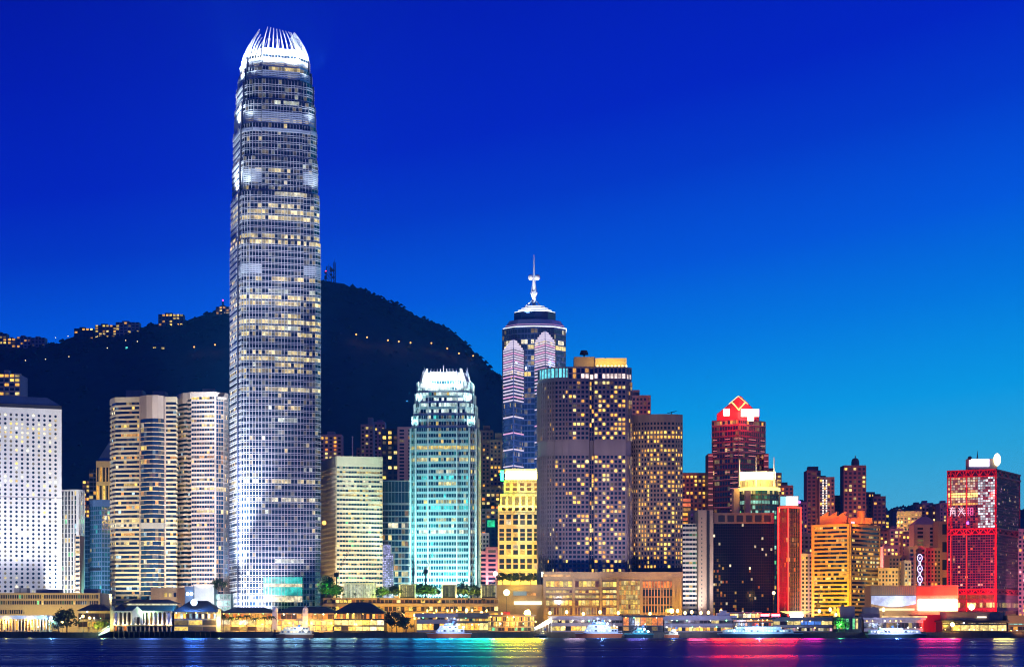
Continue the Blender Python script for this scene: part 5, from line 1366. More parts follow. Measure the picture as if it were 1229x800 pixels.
bulb(T, (X(124, 1290), 1290, 7), 3, (.8, 1, .8), .5)

# ---- colonnade pier
m_up = emit('column_uplight', (1, .8, .45), 4, False)
Y = 1304; zd, ze = Z(757, Y), Z(733, Y)
T = Tower('colonnade_pier', 'classical pier hall with white uplit columns, green eaves and a white clock gable', 'pier building', [P(135, Y + 4), P(206, Y + 4), (X(206, Y), Y + 34), (X(135, Y), Y + 34)], ze, 3.5, m_greyc, seed=303)
T.face(0, lit_cells(.22, [ORG, WARM, (.3, .4, 1)], .15, .8), 20, 3.05, .5, .05, .2, 'cell', .6, .3, Z(749, Y), Z(734, Y))
T.face(0, lit_cells(.35, [ORG, WARM, (.8, .5, 1)], .1, .5), 20, 3.05, .5, .05, .2, 'cell', .3, .3, zd, Z(750, Y))
T.finish(m_dark, win=GW)
pier_base(T.root, 131, 262, Y, 40)
b = MB(); b.box(X(134, Y), X(207, Y), Y - .6, Y + 3.9, Z(750.6, Y), Z(749.2, Y)); b.build('balcony_slab', m_cream, T.root)
for k in range(14):
    x = X(137 + k * 5.25, Y); b = MB()
    b.tube((x, Y, Z(749, Y)), (x, Y, Z(734.6, Y)), .55, 8); b.box(x - .8, x + .8, Y - .8, Y + .8, Z(749.1, Y), Z(748, Y)); b.box(x - .8, x + .8, Y - .8, Y + .8, Z(735, Y), Z(734, Y)); col_ = b.build('column', m_white, T.root)
    b = MB(); b.ball((x, Y - 1.3, Z(748.4, Y)), .42, 6, 4); b.build('uplight', m_up, col_)
    b = MB(); b.tube((x, Y + .3, zd), (x, Y + .3, Z(751, Y)), .5, 6); b.build('lower_column', m_greyc, T.root)
b = MB(); b.box(X(134, Y), X(207, Y), Y - 1, Y + 4, Z(734, Y), Z(732.5, Y)); b.build('entablature', m_white, T.root)
b = MB(); b.hip(X(150, Y), X(207, Y), Y - 1, Y + 34, Z(732.4, Y), Z(725.5, Y), 1, 10, .5); b.build('eave_roof', m_green, T.root)
b = MB(); b.box(X(149, Y), X(205, Y), Y + 9, Y + 25, Z(725.4, Y), Z(723.6, Y)); b.build('lantern_storey', emit('pale_lantern', (1, .95, .6), .8, False, .4, .6), T.root)
b = MB(); b.hip(X(146, Y), X(208, Y), Y + 7, Y + 27, Z(723.5, Y), Z(718.5, Y), 6, 8, .5); b.hip(X(133, Y), X(152, Y), Y - .5, Y + 34, Z(732.3, Y), Z(724, Y), 5, 12, .5); b.build('roof', m_rooft, T.root)
b = MB(); xg = X(165.5, Y); g = 3.2
b.box(xg - g, xg + g, Y - 2.6, Y - .7, Z(740, Y), Z(733, Y)); b.prism([(xg - g, Y - 2.6), (xg + g, Y - 2.6), (xg + g, Y - .7), (xg - g, Y - .7)], Z(733, Y) + .01, Z(727, Y), [(xg - .2, Y - 2.6), (xg + .2, Y - 2.6), (xg + .2, Y - .7), (xg - .2, Y - .7)])
b.box(xg - g, xg - g + 1.4, Y - 2.6, Y - .7, Z(749, Y), Z(740, Y)); b.box(xg + g - 1.4, xg + g, Y - 2.6, Y - .7, Z(749, Y), Z(740, Y)); b.build('clock_gable', m_white, T.root)
b = MB(); b.box(X(133, Y), X(137, Y), Y - 2, Y + 2, zd, Z(731, Y)); b.ball((X(135, Y), Y, Z(730, Y)), 1.4, 8, 6, 1.3); b.build('corner_turret', m_cream, T.root)
for k in range(0, 14, 2): bulb(T.root, (X(139.6 + k * 5.25, Y), Y - 1.6, Z(747.5, Y)), .45, (1, .8, .55), .4)
flood(T.root, (xg, Y - 9, 8), (xg, Y - 2, 16), 2.6, (1, .98, .9), 70)
flood(T.root, (X(175, Y), Y - 6, 14), (X(178, Y), Y + 3, 20), 9, (.7, 1, .6), 130)
T = pier_hall('pier_house', 'dark pyramid roofed pier house with a blue white roof lamp and glowing panel walls', 209, 260, Y, 34, [(756.6, 751, 7.5, [PALE, YEL], .72, .5, 1.3), (750, 743.2, 7.5, [PALE, YEL], .7, .7, 1.5), (742, 735.5, 1.9, [WHT, COOL, WARM], .7, .3, 1.3)], (734, 720), 304, m_greyc, False)
b = MB(); b.ball((X(233, Y - 1), Y - 1.5, Z(722.5, Y)), 2.0, 12, 8); b.build('roof_lamp', emit('blue_white_lamp', (.62, .82, 1), 7), T.root)
bulb(T.root, (X(233, Y), Y - 5, Z(722, Y)), 14, (.35, .6, 1), 1)
flood(T.root, (X(214, Y), Y - 5, 12), (X(217, Y), Y + 3, 19), 5, (1, .8, .4), 100)
b = MB(); b.box(X(260.2, Y), X(265, Y), Y - 1, Y + 3, 3.6, Z(730, Y)); b.build('side_pillar', m_cream, T.root); bulb(T.root, (X(263, Y), Y - 4, 10), 5, (1, .85, .45), .5)

# ---- things between the ribbon towers and the piers
T = Tower('brown_annex', 'brown annex with a row of arched lit windows behind the colonnade pier roof', 'building', [P(181, 1400), P(222, 1400), (X(222, 1400), 1420), (X(181, 1400), 1420)], Z(705, 1400), body=m_beige, seed=305)
T.face(0, lit_cells(.5, [PALE, YEL], .3, .8), 20, 3.0, 1.2, .1, .4, 'cell', .5, .3, Z(717, 1400), Z(710, 1400), None, (P(196, 1400), P(213, 1400))); T.finish(maxn=20)
flood(T.root, (X(196, 1385), 1380, 16), (X(196, 1400), 1400, 26), 16, (1, .7, .4), 120)
T = Tower('white_screen_block', 'plain white glowing block between amber ribbon tower and tallest tower', 'building', [P(232, 1395), P(257, 1395), (X(257, 1395), 1412), (X(232, 1395), 1412)], Z(701, 1395), body=m_white, seed=306)
b = MB(); w = Wall(T.poly[0], T.poly[1]); b.wbox(w, 0, w.L, 0, .4, Z(701, 1395), Z(700, 1395)); b.build('coping', m_greyc, T.root)
flood(T.root, (X(243, 1372), 1370, 22), (X(244, 1395), 1395, 28), 42, (.95, .98, 1), 120)
T = Tower('pale_glass_podium', 'pale aqua lit podium beside the foot of the tallest tower', 'building', [P(255, 1402), P(277, 1402), (X(277, 1402), 1416), (X(255, 1402), 1416)], Z(712, 1402), body=m_white, seed=307)
T.face(0, lambda i, j, nr, r: mul((.6, 1, .95), r.uniform(.3, .9)), 4, 2.5, .3, .2, .3, 'row', .3); T.finish(m_white, win=GW)
T = Tower('lamp_kiosk', 'small dark kiosk with two round cold lamps left of the plain white block', 'kiosk', [P(222, 1390), P(232, 1390), (X(232, 1390), 1396), (X(222, 1390), 1396)], Z(703, 1390), body=m_roofb, seed=308)
for px in (225, 229.5):
    b = MB(); b.ball((X(px, 1388), 1388.6, Z(712, 1388)), 1.1, 8, 6); b.build('round_lamp', MATS['cold_white_lamp'], T.root)

# ---- long piers before the tallest tower
T = pier_hall('roofed_pier', 'long dark roofed pier with palms before its warm windows below the tallest tower', 266, 329, 1316, 26, [(756.5, 751, 5.5, [PALE, YEL], .5, .3, .9), (749.5, 743, 5.5, [PALE, YEL, WHT], .9, .7, 1.4), (742, 736, 2.4, [WARM, ORG, YEL], .75, .3, 1.1)], (735, 728), 309, m_cream, False)
b = MB(); b.box(X(272, 1306), X(328, 1306), 1300, 1308, -1, 3.9); b.build('timber_landing', m_wood, T.root)
for px in (285, 312): bulb(T.root, (X(px, 1310), 1310.5, 8), 3.5, (1, .72, .3), .5)
T = pier_hall('roofed_pier', 'longest dark roofed pier with two rows of golden windows behind the tour boat', 331, 406, 1316, 28, [(756.5, 750.5, 3.4, [PALE, YEL], .8, .4, 1.2), (749.5, 744, 3.4, [YEL, PALE, WARM], .9, .6, 1.4), (742.5, 736, 3.1, [WARM, ORG, WARM], .6, .3, 1.0)], (735.5, 727), 310, m_cream, False)
for px in (345, 372, 396): bulb(T.root, (X(px, 1310), 1310.5, 9), 3.5, (1, .68, .22), .5)
for px in (330, 366.5):
    b = MB(); b.box(X(px, 1313) - 1.6, X(px, 1313) + 1.6, 1312, 1315.2, 5, Z(734, 1313)); b.tube((X(px, 1313), 1313.6, Z(734, 1313)), (X(px, 1313), 1313.6, Z(731, 1313)), 1.7, 10); b.ball((X(px, 1313), 1313.6, Z(731, 1313)), 1.7, 10, 6, 1.1); b.tube((X(px, 1313), 1313.6, Z(729, 1313)), (X(px, 1313), 1313.6, Z(726.5, 1313)), .25, 5); b.build('turret', m_white, T.root)
T = pier_hall('hip_roof_pier', 'square pier house with tall brown hip roof and glowing walls right of the longest pier', 401, 461, 1306, 34, [(756.6, 751, 4.6, [PALE, YEL, WHT], .95, .6, 1.3), (750, 743.4, 4.6, [WHT, PALE, YEL], .95, .8, 1.6), (742.4, 735.8, 1.8, [ORG, WARM, YEL], .7, .3, 1.2)], (735, 722), 311, m_dark, True, roofm=mat('brown_tile_roof', (.10, .085, .09), .7, var=.3))
bulb(T.root, (X(425, 1300), 1299, 8), 5, (1, .8, .4), .5)

# ---- terraces before the cream block and teal tower
Y = 1372
T = Tower('lattice_light_box', 'large white glowing glass box with fine vertical ribs among roof garden trees', 'glass pavilion', [P(412, Y), P(450, Y), (X(450, Y), Y + 14), (X(412, Y), Y + 14)], Z(699, Y), Z(727, Y), m_white, seed=312)
T.face(0, lambda i, j, nr, r: mul((1, 1, .7), r.uniform(.3, .6)), 15, 1.15, .3, .06, .4, 'cell', .8, .5); T.finish(m_white, win=GW, maxn=60)
for k, (a, c) in enumerate(((480, 498), (531, 547), (578, 595))):
    lab = ('small framed glass box with golden inside, first right of the large white box', 'small dark framed glass box before the middle of the teal tower', 'small framed glass box with dim greenish panes near the globe lamp')[k]
    T = Tower('framed_glass_box', lab, 'glass pavilion', [P(a, Y), P(c, Y), (X(c, Y), Y + 10), (X(a, Y), Y + 10)], Z(702, Y), Z(717, Y), m_dark, 'framed glass boxes on the terrace', 313 + k)
    T.face(0, lambda i, j, nr, r: mul((.8, .75, .3) if k != 1 else (.3, .4, .2), r.uniform(.1, .5)), 6.5, 1.2, .22, .1, .25, 'cell', .3, .2)
    T.finish(m_dark, win=GW, maxn=40)
    b = MB(); x0, x1 = X(a, Y), X(c, Y)
    for q in ((x0 - .5, x0 + .2, Z(717, Y), Z(701.6, Y)), (x1 - .2, x1 + .5, Z(717, Y), Z(701.6, Y))): b.box(q[0], q[1], Y - .9, Y, q[2], q[3])
    b.box(x0 - .5, x1 + .5, Y - .9, Y + 10, Z(701.6, Y), Z(700.8, Y)); b.build('frame', m_steel, T.root)
T = Tower('terrace_podium', 'wide tan terraced podium with warm shop slots carrying the glass boxes and garden trees', 'podium', [P(388, Y - 8), P(598, Y - 8), (X(598, Y), Y + 30), (X(388, Y), Y + 30)], Z(717.4, Y), body=m_beige, seed=316)
for a, c, p in ((723.5, 719, .45), (733, 727, .55), (741, 735, .5)):
    T.face(0, lit_rows(.6, .7, p * .6, [YEL, WARM, PALE, ORG], .4, 1.7), 20, 2.6, .4, .1, .5, 'cell', .2, .1, Z(a, Y - 8), Z(c, Y - 8))
w = Wall(T.poly[0], T.poly[1]); b = MB()
for a, c in ((719, 717), (727, 723.6), (735, 733.2)): b.wbox(w, 0, w.L, 0, 1.6, Z(a, Y - 8), Z(c, Y - 8))
b.build('terrace_slab', m_beige, T.root); T.finish(m_beige, m_brown, win=GW, maxn=100)
for px in (430, 475, 520, 570): flood(T.root, (X(px, 1345), 1346, 10), (X(px, Y - 8), Y - 8, 20), 34, (1, .66, .12), 130)
# ---- pale roofed piers on the right
T = pier_hall('pale_roof_pier', 'pale lilac roofed pier with yellow lower windows behind the first ferry', 500, 548, 1320, 24, [(756, 747.5, 3.4, [YEL, WARM, PALE], .8, .5, 1.5), (743, 740.4, 2.5, [PALE, WARM], .5, .3, .9)], (739.8, 735.5), 317, m_palev, False, hiproof=False, roofm=m_palev)
T = pier_hall('pale_roof_pier', 'tan terrace pier hall with dark planters on its roof beside the netted yellow pier', 548, 586, 1322, 24, [(756, 747, 3.0, [YEL, WARM, PALE], .9, .6, 1.6), (745, 741.5, 2.0, [YEL, WARM], .8, .4, 1.2)], (740, 735), 318, m_beige, False, hiproof=False, roofm=m_beige)
T = pier_hall('netted_pier', 'blazing yellow pier front hung with nets of tiny lights beneath the star bright lamp', 586, 641, 1310, 24, [(756.6, 752, 2.0, [YEL, ORG, PALE, GRN], .6, .2, 1.3), (751.4, 745.5, .9, [YEL, WARM, PALE], .75, .3, 1.7), (745, 739.5, .9, [YEL, WARM, YEL], .85, .5, 2.0)], (738.8, 737), 319, m_beige, True, hiproof=False, roofm=m_brown)
bulb(T.root, (X(615, 1303), 1303, 9), 4, (1, .7, .2), .6)
b = MB(); b.box(X(604, 1312), X(612, 1312), 1312, 1318, Z(737, 1312), Z(733.5, 1312)); b.build('red_awning', emit('red_awning', (1, .06, .02), .9, False, .4, .5), T.root)
T = thing('covered_gangway', 'white lit covered gangway rising between netted pier and lilac pier', 'gangway', (X(650, 1304), 1304, 4))
b = MB(); x0, x1 = X(641, 1304), X(662, 1304)
b.hexa([(x0, 1302, 4.2), (x1, 1302, 9.5), (x1, 1306, 9.5), (x0, 1306, 4.2), (x0, 1302, 6.2), (x1, 1302, 12.5), (x1, 1306, 12.5), (x0, 1306, 6.2)]); b.build('ramp_cover', m_white, T)
b = MB()
for k in range(7):
    t_ = k / 6; b.tube((x0 + (x1 - x0) * t_, 1302, 3.5), (x0 + (x1 - x0) * t_, 1302, 4.6 + 5.3 * t_), .14, 4)
b.build('post', m_steel, T)
b = MB()
for k in range(6): b.ball((x0 + (x1 - x0) * (k + .5) / 6, 1301.4, 5.6 + 5.6 * (k + .5) / 6), .55, 6, 4)
b.build('tube_light', emit('gangway_light', (1, .97, .8), 4, False), T)
bulb(T, (X(652, 1298), 1297, 11), 7, (1, .95, .75), .5)
T = pier_hall('pale_roof_pier', 'long lilac roofed pier with a broad blank fascia behind the second ferry', 660, 748, 1318, 26, [(756.5, 750.5, 3.2, [YEL, WARM, PALE], .62, .5, 1.5), (747.3, 743.4, 2.4, [PALE, WHT, WARM, (.3, .25, .3)], .5, .2, 1.0)], (743, 738.5), 320, m_palev, False, hiproof=False, roofm=m_palev)
flood(T.root, (X(700, 1296), 1290, 12), (X(700, 1318), 1318, 12), 11, (1, .8, .8), 150)
T = pier_hall('golden_glass_pier', 'golden glass box pier with dark frame and tinted panes', 748, 796, 1308, 26, [(756.5, 751, 3.4, [WARM, YEL], .35, .2, .8), (750.5, 740, 3.4, [YEL, WARM, ORG], .95, .35, .9)], (739.4, 737.6), 321, m_dark, True, hiproof=False, roofm=m_dark)
T = pier_hall('pale_roof_pier', 'lilac roofed pier with striped yellow ground floor right of the golden glass box', 797, 882, 1318, 26, [(757, 752, 2.2, [YEL, PALE, WARM], .85, .5, 1.6), (747.8, 743.6, 2.4, [PALE, WARM, (.3, .25, .3)], .4, .2, .8)], (743, 738), 322, m_palev, False, hiproof=False, roofm=m_palev)
flood(T.root, (X(835, 1296), 1290, 12), (X(835, 1318), 1318, 12), 11, (.85, .75, 1), 150)
b = MB(); xx = X(868, 1322); b.box(xx - 4, xx + 4, 1320, 1328, Z(738, 1320), Z(735, 1320)); b.box(xx - 2, xx + 2, 1321, 1327, Z(735, 1320), Z(732, 1320)); b.build('roof_house', m_palev, T.root)
T = pier_hall('shop_pier', 'dark shop pier crowded with orange and red shop lights left of the white canopy', 880, 928, 1316, 24, [(751, 746.5, 1.5, [ORG, WARM, PALE, (1, .1, .05)], .5, .2, 1.3), (745.5, 743, 4, [ORG, WARM], .9, .4, .8)], (742.5, 741), 323, m_brown, False, hiproof=False, roofm=m_dark)
for px in (918, 931):
    t_ = thing('neon_sign', 'small red neon sign on a post above the %s of the shop pier' % ('middle' if px == 918 else 'right end'), 'neon sign', (X(px, 1322), 1322, Z(741, 1322)))
    b = MB(); b.tube((X(px, 1322), 1322, Z(741, 1322)), (X(px, 1322), 1322, Z(738, 1322)), .2, 6); b.build('post', m_dark, t_)
    b = MB(); b.box(X(px, 1322) - 2.6, X(px, 1322) + 2.6, 1321.6, 1322.2, Z(739, 1322), Z(736.2, 1322)); b.build('panel', emit('red_neon_panel', (1, .02, .03), 55, True), t_)
T = pier_hall('market_hall', 'bright low market hall roof edge with glowing white windows behind the shop pier', 876, 912, 1340, 20, [(741, 735.6, 2.6, [PALE, WHT, WARM], .8, .7, 2.0)], (735, 734), 324, m_brown, False, hiproof=False, roofm=m_palev)
T = pier_hall('shop_pier', 'low shop pier with wide white windows and two blue lit bays', 928, 1002, 1318, 24, [(757, 752.6, 1.7, [PALE, WHT, (1, .5, .6)], .55, .2, .9), (749.6, 744.6, 4.2, [PALE, PALE, (.1, .3, 1), GRN], .8, .35, 1.0)], (744, 740), 325, m_palev, False, hiproof=False, roofm=m_greyc)
T = thing('canopy_pavilion', 'flared yellow canopy over a dazzling white lamp cluster before the red edged tower', 'pavilion', (X(955, 1330), 1330, 3))
xx = X(955, 1330)
b = MB(); b.prism([(xx - 5, 1327), (xx + 5, 1327), (xx + 5, 1333), (xx - 5, 1333)], Z(736, 1330), Z(733, 1330), [(xx - 9.5, 1325), (xx + 9.5, 1325), (xx + 9.5, 1335), (xx - 9.5, 1335)]); b.build('canopy', emit('yellow_canopy', (1, .78, .2), 1.6), T)
b = MB(); b.tube((xx, 1330, 3.4), (xx, 1330, Z(736, 1330)), 1.2, 8); b.build('stem', m_white, T)
b = MB(); b.tube((xx, 1326, Z(746, 1330)), (xx, 1326, Z(737, 1330)), 2.6, 10, 4.6); b.build('lamp_cluster', emit('dazzling_lamp', (.93, .97, 1), 8), T)
T = Tower('green_lit_kiosk', 'small kiosk lit green behind shrubs right of the blue lit bays', 'kiosk', [P(1000, 1312), P(1034, 1312), (X(1034, 1312), 1322), (X(1000, 1312), 1322)], Z(740, 1312), body=m_dark, seed=326)
T.face(0, lit_cells(.6, [GRN, PALE, GRN], .2, .8), 20, 2.0, .5, .1, .3, 'cell', .4, .2, Z(756, 1312), Z(741, 1312)); T.finish(m_dark, maxn=30, win=GW)
T = Tower('dark_substation', 'plain dark block in front of the gold ribbon block foot', 'building', [P(1008, 1350), P(1026, 1350), (X(1026, 1350), 1360), (X(1008, 1350), 1360)], Z(727, 1350), body=m_greyc, seed=327)
T.box('vent', 1010, 1013, 725, 727, 1352, 3, m_dark)
T = Tower('grey_tank_house', 'rounded grey tank house between dark block and billboard hall', 'building', [P(1034, 1345), P(1056, 1345), (X(1056, 1345), 1356), (X(1034, 1345), 1356)], Z(736, 1345), body=m_greyc, seed=328)
b = MB(); b.tube((X(1045, 1350), 1350, Z(736, 1345)), (X(1045, 1350), 1350, Z(728, 1345)), 5.6, 14, 5.2); b.build('tank', m_greyc, T.root)
T = pier_hall('terminal_pier', 'low lilac terminal with a dark doorway and small square windows left of the red slope', 1037, 1108, 1314, 24, [(753.5, 746.5, 2.3, [(.25, .2, .35), PALE, WARM], .35, .05, .4)], (743.5, 740.5), 329, m_palev, True, hiproof=False, roofm=m_palev)
b = MB(); b.box(X(1060, 1330), X(1112, 1330), 1328, 1336, Z(741, 1330), Z(738.6, 1330)); b.build('roof_light', emit('terminal_roof_light', (1, .62, .25), 1.2, False, .5, .2), T.root)
flood(T.root, (X(1070, 1296), 1290, 12), (X(1070, 1314), 1314, 10), 9, (.9, .8, 1), 150)
T = thing('red_ramp_shed', 'red lit sloping shed wedge between lilac terminal and glazed pier', 'shed', (X(1122, 1330), 1330, 3))
b = MB(); b.prism([P(1104, 1330), P(1142, 1330), (X(1142, 1330), 1345), (X(1104, 1330), 1345)], 3.4, Z(737, 1330), [P(1096, 1330), P(1158, 1330), (X(1158, 1330), 1345), (X(1096, 1330), 1345)]); b.build('wall', m_redst, T)
b = MB(); b.box(X(1124, 1328), X(1134, 1328), 1327, 1329.6, Z(752, 1328), Z(746, 1328)); b.build('kiosk_window', emit('orange_kiosk', (1, .5, .12), 1.6, False, .5, .8), T)
flood(T, (X(1118, 1300), 1306, 8), (X(1122, 1330), 1330, 10), 24, (1, .08, .04), 120)
T = pier_hall('glazed_pier', 'glazed pier lounge with big yellowish panes under a dark curved upper deck', 1131, 1208, 1310, 26, [(756.8, 749.2, 5.4, [PALE, YEL, PALE], .95, .6, 1.2), (747.6, 746.6, 1.6, [WHT, PALE], .6, .4, 1.0)], (746, 744), 330, m_dark, True, hiproof=False, roofm=m_dark)
b = MB(); b.prism([P(1135, 1314), P(1198, 1312), P(1206, 1318), (X(1206, 1314), 1332), (X(1135, 1314), 1332)], Z(743.9, 1312), Z(733.5, 1312)); b.build('upper_deck', m_brown, T.root)
b = MB(); b.box(X(1188, 1311), X(1203, 1311), 1310.6, 1312, Z(743, 1311), Z(735, 1311)); b.build('dark_window', m_glassdk, T.root)
b = MB(); b.box(X(1173, 1311), X(1184, 1311), 1310.8, 1312, Z(741, 1311), Z(739, 1311)); b.build('upper_window', emit('upper_deck_window', (1, .9, .7), 1.6, False), T.root)
T = pier_hall('end_pier', 'low tan pier with a cyan lit strip at the harbour end beside the glazed lounge', 1210, 1245, 1312, 24, [(756, 751, 3, [WARM, PALE], .4, .3, .9), (749, 747.5, 3, [(.3, 1, .95)], .9, .4, 1.0)], (747, 738), 331, m_beige, True, hiproof=False, roofm=m_beige)
flood(T.root, (X(1222, 1295), 1294, 6), (X(1222, 1312), 1312, 10), 9, (1, .55, .25), 130)
# unseen spots added along the pier edges to streak colour across the water
for px, col, kw in ((838, (1, .1, .12), 50), (866, (1, .03, .01), 250), (893, (1, .03, .006), 330), (918, (1, .03, .006), 330), (945, (1, .02, .02), 250), (975, (.6, .02, .12), 60), (1115, (1, .03, .08), 60), (1140, (1, .03, .1), 60), (1205, (1, .55, .12), 60),
                    (640, (1, .50, .01), 150), (620, (1, .56, .01), 170), (602, (.75, .7, .02), 100), (582, (.05, .9, .3), 70), (560, (.04, .8, .45), 50), (535, (.03, .7, .55), 45), (508, (.05, .55, .5), 26), (478, (.1, .5, .45), 16), (447, (.3, .5, .45), 14), (415, (.5, .6, .4), 16), (385, (.6, .68, .45), 20), (352, (.6, .68, .45), 22), (320, (.6, .66, .5), 20), (288, (.55, .62, .55), 18), (233, (.25, .45, .8), 20), (180, (.35, .45, .7), 8), (690, (.8, .4, .3), 12), (765, (.3, .15, .3), 14)):
    l = flood(None, (X(px, 1297), 1297, 11), (X(px, 1297) * .25, 0, 4), 12 * kw / FLOOD, col, 17, .7, 6.5)
# ------------------------------------------------------------------ boats
m_hull_o = mat('orange_hull_paint', (.55, .14, .05), .4, var=.12); m_hull_d = mat('dark_hull_paint', (.02, .04, .05), .4, var=.2)
m_bw = mat('boat_white_paint', (.62, .66, .78), .35, var=.08); m_bb = mat('boat_blue_paint', (.10, .2, .42), .4, var=.1)
m_teal = mat('boat_teal_paint', (.05, .32, .36), .4, var=.1)
def boat(label, pL, pR, Y, hull, decks, sup, lamp, name='ferry', bow=-1, sheer=1.0, cat='ferry', hh=2.6, win=(.8, .95, 1)):
    """decks: (start share, end share, height m); bow -1 points to the lower columns."""
    x0, x1 = X(pL, Y), X(pR, Y); L = x1 - x0; cx = (x0 + x1) / 2; W2 = max(3., L * .11)
    t = thing(name, label, cat, (cx, Y, 0))
    def outline(k, z):
        r = []
        for s_ in range(9):
            u = s_ / 8; r.append((u, 1 if u < .62 else max(.03, 1 - ((u - .62) / .38) ** 1.7)))
        p = [(cx + bow * (u - .5) * L * k, Y - W2 * v * k) for u, v in r] + [(cx + bow * (u - .5) * L * k, Y + W2 * v * k) for u, v in reversed(r)]
        return p if bow > 0 else p[::-1]
    b = MB(); b.prism(outline(.93, 0), -.4, hh, outline(1, 0)); b.build('hull', hull, t)
    b = MB(); o1 = outline(1.005, 0); b.prism(o1, hh + .005, hh + .4); b.build('gunwale', sup, t)
    z = hh + .4; cut = 1.
    for k, (a, c, h) in enumerate(decks):
        xa, xb = cx + bow * (a - .5) * L, cx + bow * (c - .5) * L
        if xa > xb: xa, xb = xb, xa
        w2 = W2 * (.86 - .12 * k); sl = h * .55
        b = MB(); fr = (sl if bow < 0 else 0, sl if bow > 0 else 0)
        b.prism([(xa, Y - w2), (xb, Y - w2), (xb, Y + w2), (xa, Y + w2)], z, z + h, [(xa + fr[0], Y - w2 + .15), (xb - fr[1], Y - w2 + .15), (xb - fr[1], Y + w2 - .15), (xa + fr[0], Y + w2 - .15)])
        cab = b.build('cabin', sup if k < 2 else m_bb, t)
        rg_ = random.Random(k + int(pL)); n = max(2, int((xb - xa - sl) / 1.7))
        for q in range(n):
            u0 = xa + fr[0] + .3 + q * (xb - xa - sl - .6) / n; g = MB()
            on = rg_.random() < .7
            g.quad((u0, Y - w2 - .02, z + h * .35), (u0 + 1.2, Y - w2 - .02, z + h * .35), (u0 + 1.2, Y - w2 + .06, z + h * .78), (u0, Y - w2 + .06, z + h * .78), g=mul(win, rg_.uniform(.5, 1.6)) if on else (.02, .03, .06))
            g.build('window', GW, cab)
        z += h
    xm = cx + bow * .02 * L
    b = MB(); b.tube((xm, Y, z), (xm, Y, z + 3.2), .13, 5, .06); b.tube((xm - 1, Y, z + 2), (xm + 1, Y, z + 2), .08, 4); b.build('mast', m_steel, t)
    b = MB(); b.tube((xm - bow * 3, Y, z), (xm - bow * 3.4, Y, z + 1.4), .8, 8, .7); b.build('funnel', m_bb, t)
    b = MB(); b.tube((cx - bow * L * .49, Y - W2 * .95, hh + 1.4), (cx + bow * L * .3, Y - W2 * .95, hh + 1.4), .06, 4); b.build('handrail', m_steel, t)
    if lamp:
        b = MB(); b.ball((xm - bow * L * .2, Y - W2 - .3, z - 1.0), .7, 8, 5); b.build('deck_lamp', emit('deck_lamp', (.85, .95, 1), 7, False), cab)
        b = MB(); b.ball((xm - bow * L * .34, Y - W2 - .3, z - 2.4), .6, 8, 5); b.build('deck_lamp', MATS['deck_lamp'], cab)
        bulb(t, (cx - bow * L * .05, Y - W2 - 7, z + 3), lamp, (.72, .82, 1), .6)
    return t
boat('white and orange ferry moored below the teal tower and lilac pier', 512, 566, 1287, m_hull_o, ((.16, .80, 2.3), (.30, .74, 2.1), (.42, .62, 1.5)), m_bw, 7)
boat('larger white and orange ferry moored before the long lilac pier', 690, 747, 1287, m_hull_o, ((.10, .82, 2.5), (.26, .76, 2.4), (.36, .66, 1.7)), m_bw, 8)
boat('dark green tugboat lying low in front of the golden glass box', 749, 784, 1286, m_hull_d, ((.2, .72, 2.0), (.38, .6, 1.7)), m_teal, 4, name='tugboat', cat='boat', hh=2.2, win=(.5, 1, .85))
boat('long low cyan white ferry passing in front of the shop piers', 862, 964, 1282, m_hull_d, ((.06, .88, 2.4), (.2, .74, 1.6)), mat('boat_cyan_paint', (.45, .72, .78), .35, var=.1), 10, bow=1, hh=2.4, win=(.6, .95, 1))
boat('long white ferry moored before the lilac terminal', 1040, 1112, 1284, m_hull_d, ((.05, .9, 2.2), (.2, .6, 1.2)), m_bw, 8, bow=1, hh=2.2, win=(.85, .95, 1))
boat('golden lit tour boat moored before the longest dark roofed pier', 331, 376, 1292, mat('brown_hull_paint', (.16, .07, .03), .5, var=.2), ((.04, .9, 2.2), (.1, .8, 1.9)), m_cream, 5, name='tour_boat', cat='boat', hh=2.0, win=(1, .75, .3))
boat('orange and pale pilot boat tied up by the lilac pier with striped ground floor', 797, 815, 1294, m_hull_o, ((.2, .7, 1.8), (.3, .55, 1.2)), m_cream, 3, name='pilot_boat', cat='boat', hh=1.8, win=(1, .8, .4))
boat('small dark work boat below the netted yellow pier', 641, 656, 1294, m_hull_d, ((.2, .6, 1.6), (.3, .5, 1.0)), m_greyc, 0, name='work_boat', cat='boat', hh=1.5, win=(1, .85, .4))

